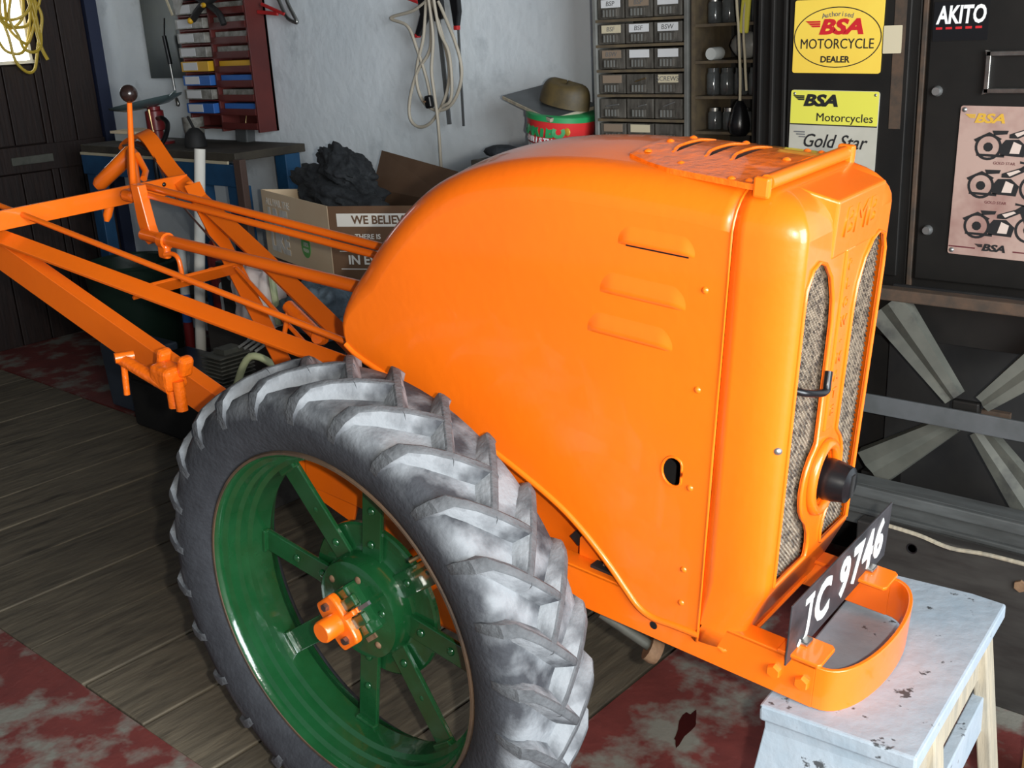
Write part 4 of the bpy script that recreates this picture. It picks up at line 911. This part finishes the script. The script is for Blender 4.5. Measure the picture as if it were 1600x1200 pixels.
# ================================================================== BENCH AND CLUTTER
BE = empty('blue_bench', (-3.05, 1.85, 0)); tag(BE, 'blue steel framed workbench with a dark top in the wall corner', 'bench')
MB().b2((-.72, -.20, .965), (.55, .17, 1.0)).build('bench_top', 'benchtop', BE, bevel=.003)
MB().b2((-.72, -.205, .86), (.56, -.165, .953)).build('front_rail', 'blueframe', BE, bevel=.003); MB().b2((-.72, -.207, .953), (.50, -.198, .965)).build('top_edge', 'creampaper', BE)
for x0 in (-.70, .20, .47): MB().b2((x0, -.20, 0), (x0+.085, -.14, .86)).build('leg', 'blueframe', BE, bevel=.003)
MB().b2((.47, .06, 0), (.545, .14, .965)).build('leg', 'blueframe', BE, bevel=.003)
MB().b2((-.70, -.14, .30), (.45, .15, .32)).build('lower_shelf', 'benchtop', BE)
PR = empty('pedestal_grinder', (-3.31, 1.80, 1.0)); tag(PR, 'dark red column with a shallow grey dish on top on the bench', 'machine')
MB().lathe([(.075, 0), (.075, .012), (.03, .02), (.03, .06), (.042, .065), (.042, .15), (.030, .155), (.030, .17)], (0,0,0), (0,0,1), 20).build('column', 'darkred', PR, smooth=40)
MB().tube([(.02, -.03, .06), (.015, -.035, .16)], .007, 8).build('column_rod', 'brass', PR)
MB().lathe([(0, .165), (.10, .17), (.165, .192), (.172, .202), (.160, .202), (.1, .182), (0, .178)], (0,0,0), (-.14, -.1, 1), 32).build('dish', 'dishgrey', PR, smooth=40)
MB().tube([(.15, .0, .215), (.20, 0, .238)], .006, 8).build('dish_handle', 'dishgrey', PR)
HS = MB().tube(smoothpath([(-3.27, 1.79, 1.118), (-3.20, 1.77, 1.122), (-3.13, 1.75, 1.10), (-3.08, 1.70, 1.05), (-3.06, 1.625, .97), (-3.06, 1.618, .86)], 6), .011, 10).build('black_hose', 'black', None, smooth=60); tag(HS, 'thick black rubber hose arching over the blue bench edge', 'hose')
WB = MB().b2((-3.70, 1.80, 1.002), (-3.50, 1.93, 1.04)).build('storage_box', 'whitepl', None, bevel=.003); tag(WB, 'low white box with a tan lid behind the gear lever', 'box')
MB().b2((-3.72, 1.79, 1.04), (-3.49, 1.94, 1.052)).build('box_lid', 'card', WB)
CP = empty('clear_jug', (-3.20, 1.93, 1.002)); tag(CP, 'clear plastic jug standing on the bench below the rack', 'jug')
MB().lathe([(0, 0), (.040, 0), (.045, .01), (.05, .11), (.047, .11), (.042, .012)], (0,0,0), (0,0,1), 20).build('jug_body', 'clearbin', CP, smooth=50)
PPR = MB().sphere((-3.19, 1.70, 1.022), .06, 10, 6, (1, .7, .35)).build('crumpled_rag', 'whitepl', None, smooth=80); tag(PPR, 'small crumpled white rag on the bench front edge', 'rag')
BL = empty('bell_weight', (-2.94, 1.76, 1.002)); tag(BL, 'dark rounded metal weight at the right of the bench', 'weight')
MB().lathe([(0, .085), (.02, .08), (.042, .055), (.048, .02), (.048, 0), (0, 0)], (0,0,0), (0,0,1), 18).build('weight_body', 'blackmatt', BL, smooth=50); MB().tube(smoothpath([(0, 0, .08), (-.02, 0, .11), (-.035, 0, .13)], 4), .006, 6).build('weight_hook', 'blackmatt', BL)
HM = empty('hanging_block', (-2.90, 2.0, 1.03)); tag(HM, 'small dark square block hanging by a wire under the rack', 'block')
MB().box((0, 0, 0), (.085, .05, .066), (0, .1, 0)).build('block_body', 'greysteel', HM, bevel=.006); MB().tube([(.005, 0, .03), (.0, .02, .09)], .003, 6).build('block_wire', 'brass', HM)
MB().prism([(-.05, -.062), (.06, -.055), (.06, -.07), (-.05, -.075)], lambda a, b, h: (a, h, b), -.02, .02).build('block_foot', 'greysteel', HM)
# leaning tubes, extinguisher, bar
WP = MB().tube([(-2.515, 1.50, 1.035), (-2.53, 1.42, .5), (-2.545, 1.36, .0)], .022, 14).build('white_pole', 'cream', None, smooth=50); tag(WP, 'thick white tube leaning upright in front of the blue bench', 'pole')
BP = MB().b2((-2.30, 1.50, 0), (-2.255, 1.53, 1.0)).build('brown_bar', 'brownbar', None, bevel=.003); tag(BP, 'upright dark brown flat bar beside the cardboard box', 'bar')
WP2 = empty('banded_pole', (-2.70, 1.45, 0)); tag(WP2, 'thin white pole with blue and red bands behind the handlebars', 'pole')
MB().tube([(0, 0, .42), (.02, 0, .66)], .02, 12).build('white_section', 'whitepl', WP2, smooth=50); MB().tube([(-.012, -.001, .30), (0, -.001, .425)], .021, 12).build('blue_section', 'bluebin', WP2, smooth=50); MB().tube([(-.03, 0, 0), (-.012, 0, .305)], .021, 12).build('red_section', 'darkred', WP2, smooth=50)
EX = empty('red_cylinder', (-2.56, 1.56, 0)); tag(EX, 'slim dark red gas cylinder standing behind the handlebars', 'cylinder')
MB().lathe([(0, 0), (.055, 0), (.058, .01), (.058, .58), (.045, .64), (.02, .67), (.02, .70), (0, .70)], (0,0,0), (0,0,1), 24).build('cylinder_body', 'darkred', EX, smooth=50); MB().box((0, 0, .72), (.06, .03, .05)).build('cylinder_valve', 'black', EX, bevel=.006)
WT = MB().b2((-2.47, 1.46, .20), (-2.35, 1.58, .50)).build('white_canister', 'whitepl', None, bevel=.02, seg=3); tag(WT, 'white plastic canister right of the red cylinder', 'canister')
WT.data.transform(Matrix.Translation((0, 0, 0)))
CS = MB().b2((-2.49, 1.44, 0), (-2.33, 1.60, .198)).build('wooden_block', 'darktimber', None, bevel=.004); tag(CS, 'dark wooden block under the white canister', 'block')
BI = empty('waste_bin', (-3.02, 1.40, 0)); tag(BI, 'dark green plastic bin behind the handlebars', 'bin')
MB().lathe([(0, 0), (.16, 0), (.165, .01), (.20, .53), (.205, .54), (.195, .55), (.185, .54), (.155, .02), (0, .02)], (0,0,0), (0,0,1), 28).build('bin_body', 'darkgreen', BI, smooth=40)
TBX = empty('black_toolbox', (-2.26, 1.16, 0)); tag(TBX, 'black plastic toolbox on the floor behind the handlebars', 'toolbox')
MB().b2((-.24, -.14, 0), (.24, .14, .20)).build('toolbox_body', 'blackmatt', TBX, bevel=.015, seg=3); MB().b2((-.25, -.15, .20), (.25, .15, .26)).build('toolbox_lid', 'black', TBX, bevel=.015, seg=3)
BCR = MB().b2((-2.72, 1.16, 0), (-2.40, 1.172, .20)); 
BCo = empty('blue_crate', (-2.62, 1.12, 0)); BCo.location = (-2.72, 1.20, 0); tag(BCo, 'grey-blue plastic crate beside the black toolbox', 'crate')
MB().prism([(-.10, .0), (.12, 0), (.16, .27), (-.13, .27)], lambda a, b, h: (a, h, b), -.10, .10).build('crate_body', mat('slate_plastic', (.045, .06, .085), .4), BCo, bevel=.012, seg=3)
# trunk with the cardboard box, cloths
TK = empty('wooden_crate', (-1.83, 1.47, 0)); tag(TK, 'dark wooden crate carrying the cardboard box', 'crate')
MB().b2((-.42, -.13, 0), (.48, .40, .60)).build('crate_body', 'darktimber', TK); MB().b2((-.43, -.14, .60), (.49, .41, .632)).build('crate_lid', 'darktimber', TK, bevel=.004)
CB = empty('cardboard_box', (-1.562, 1.35, .634)); tag(CB, 'open printed cardboard box full of black clothing', 'box')
a_ = Vector((0, 0, 0)); l_ = Vector((-.60, .17, 0)); rdir = Vector((.42, .20, 0)); lt = .255
def wallq(name, p, q, m, h0=0, h1=lt, t=.004, lean=Vector((0,0,0))):
    p = Vector(p); q = Vector(q); n_ = (q-p).cross(Vector((0,0,1))).normalized()*t; up = Vector((0,0,h1))+lean
    return MB().add([p, q, q+up, p+up, p+n_, q+n_, q+up+n_, p+up+n_], [(0,1,2,3), (7,6,5,4), (0,4,5,1), (1,5,6,2), (2,6,7,3), (3,7,4,0)]).build(name, m, CB)
wl = wallq('side_panel', l_, a_, 'card'); wr = wallq('side_panel', a_, rdir, 'cardbrown'); wallq('side_panel', rdir, rdir+l_, 'cardbrown'); wallq('side_panel', rdir+l_, l_, 'card')
MB().add([a_, rdir, rdir+l_, l_], [(0,1,2,3)]).build('box_base', 'card', CB)
MB().add([rdir+Vector((0,0,lt)), rdir+l_+Vector((0,0,lt)), rdir+l_+Vector((-.02,.08,lt+.13)), rdir+Vector((-.04,.06,lt+.10))], [(0,1,2,3)]).build('box_flap', 'cardbrown', CB)
def onface(p, q, name, body, size, u, z, m, bold=.001, spacing=1):
    p = Vector(p); q = Vector(q); d = (q-p).normalized(); n_ = d.cross(Vector((0,0,1))).normalized(); ang = math.atan2(d.y, d.x)
    return text(name, body, size, m, CB, p+d*u+n_*.0052+Vector((0,0,z)), (R_(90), 0, ang), extrude=.0004, bold=bold, spacing=spacing)
Ll = l_.length
onface(l_, a_, 'lettering', 'ALL HAIL THE', .038, .16, .215, 'cream', .0005); onface(l_, a_, 'lettering', 'LIVE', .115, .15, .145, 'cream', .006, .9); onface(l_, a_, 'lettering', 'LIKE', .105, .15, .065, 'cream', .006, .9)
dl = (a_-l_).normalized(); nl = dl.cross(Vector((0,0,1)))
MB().lathe([(0, .001), (.042, .001), (.042, 0)], l_+dl*.40+nl*.0045+Vector((0,0,.085)), nl, 24).build('green_roundel', 'greenprint', CB); onface(l_, a_, 'lettering', '100%', .022, .40, .092, 'cream', .0004); onface(l_, a_, 'lettering', 'FRESH', .018, .40, .070, 'cream', .0004)
dr_ = rdir.normalized(); nr_ = dr_.cross(Vector((0,0,1)))
bn = MB(); 
def rq(u0, u1, z0, z1, off): return [dr_*u0+nr_*off+Vector((0,0,z0)), dr_*u1+nr_*off+Vector((0,0,z0)), dr_*u1+nr_*off+Vector((0,0,z1)), dr_*u0+nr_*off+Vector((0,0,z1))]
bn.add(rq(.03, .42, .185, .23, .0046), [(0,1,2,3)]).build('banner_print', 'cream', CB)
onface(a_, rdir, 'lettering', 'WE BELIEVE', .040, .19, .207, 'cardbrown', .001); onface(a_, rdir, 'lettering', 'THERE IS', .024, .14, .150, 'cream', .0004)
onface(a_, rdir, 'lettering', 'IN EVERY', .044, .15, .068, 'cream', .0012)
MB().add(rq(.03, .28, .098, .101, .0046), [(0,1,2,3)]).build('print_line', 'cream', CB); MB().add(rq(.03, .28, .036, .039, .0046), [(0,1,2,3)]).build('print_line', 'cream', CB)
from mathutils import noise as mnoise
def blob(name, m, c, s, label, cat, seed, amp=.16, n=64, mm=36, rot=(0,0,0)):
    rows = []
    for i in range(mm+1):
        row = []
        for k in range(n):
            th = math.pi*i/mm; f = 2*math.pi*k/n
            u = Vector((math.sin(th)*math.cos(f), math.sin(th)*math.sin(f), math.cos(th)))
            d = 1+amp*1.5*mnoise.noise(u*1.7+Vector((seed, 0, 0)))+amp*.9*abs(mnoise.noise(u*4+Vector((0, seed, 0))))+amp*.22*mnoise.noise(u*9+Vector((0, 0, seed)))
            row.append((s[0]*d*u.x, s[1]*d*u.y, s[2]*d*u.z))
        rows.append(row)
    o = MB().grid(rows, close_u=True).build(name, m, None, smooth=80, loc=c, rot=rot); tag(o, label, cat); return o
blob('black_jacket', 'blackcloth', (-1.76, 1.585, .885), (.24, .11, .075), 'black fleece jacket bulging out of the cardboard box', 'jacket', 4, .34, rot=(0, R_(14), R_(-12)))
blob('knitted_hat', 'blackcloth', (-1.74, 1.60, .975), (.14, .07, .055), 'black knitted hat topping the clothes in the cardboard box', 'hat', 8, .34, rot=(0, R_(24), R_(-12)))
blob('grey_cloth', 'denim', (-1.42, 1.19, .575), (.17, .09, .085), 'grey-blue denim cloth heaped behind the bonnet', 'cloth', 5, .36)
SB = MB().b2((-1.98, 1.08, 0), (-1.22, 1.31, .49)).build('low_box', 'darktimber', None, bevel=.004); tag(SB, 'dark wooden chest under the grey-blue cloth and printed bag', 'box')
FM = empty('printed_bag', (-1.62, 1.18, .285)); tag(FM, 'printed carrier bag with pink, black and pale green shapes', 'bag')
FM.location = (-1.76, 1.17, .492)
rws = [[((-.11+.22*k/10), -.03-.035*math.sin(math.pi*k/10)+.012*math.sin(4*k+i), .0+.21*i/8+.012*math.sin(k*1.3)) for k in range(11)] for i in range(9)]
rws2 = [[((-.11+.22*k/10), .03+.035*math.sin(math.pi*k/10)+.012*math.sin(4*k+i), .0+.21*i/8+.012*math.sin(k*1.3)) for k in range(11)] for i in range(9)]
MB().grid([a+list(reversed(b)) for a, b in zip(rws, rws2)], close_u=True).build('bag_body', 'skinprint', FM, smooth=80)
MB().box((.0, -.075, .09), (.09, .004, .016), (0, .2, 0)).build('black_print', 'black', FM); MB().tube([(.12, -.03, .20), (.13, -.03, .02)], .012, 8).build('green_edge', 'palegreen', FM); MB().lathe([(.008, 0), (.02, .002), (.02, 0)], (-.06, -.072, .18), (0, -1, 0), 14).build('ring_print', 'greyink', FM)
# small engine and cables by the wheel
EN = empty('small_engine', (-1.30, .80, 0)); EN.location = (-1.555, .93, .20); tag(EN, 'small grey finned engine on a wooden block behind the tyre', 'engine')
tag(MB().b2((-1.72, .80, 0), (-1.36, 1.06, .199)).build('timber_block', 'darktimber', None, bevel=.004), 'dark timber block under the small finned engine', 'block')
eb = MB().b2((-.12, -.10, 0), (.16, .12, .16)).build('crankcase', 'blackmatt', EN, bevel=.02)
for k in range(8): MB().box((-.06, -.02, .18+.013*k), (.11, .13, .005)).build('cooling_fin', 'galv', EN, bevel=.001)
MB().b2((-.09, -.05, .16), (-.03, .02, .29)).build('cylinder_barrel', 'galv', EN); MB().b2((-.135, -.06, .12), (-.105, .02, .22)).build('side_cover', 'barewood', EN, bevel=.006)
MB().tube(smoothpath([(.05, -.08, .18), (.13, -.06, .30), (.20, 0, .24), (.24, .02, .12)], 6), .012, 8).build('engine_hose', 'palegreen', EN, smooth=60)
MB().tube([(-.03, .05, .30), (.18, .03, .31)], .008, 8).build('engine_rod', 'steel', EN)
for k in range(4): MB().tube([(-.02+.03*k, .0, .29), (.0+.03*k, .09, .33)], .005, 6).build('engine_wire', 'oldplastic', EN)
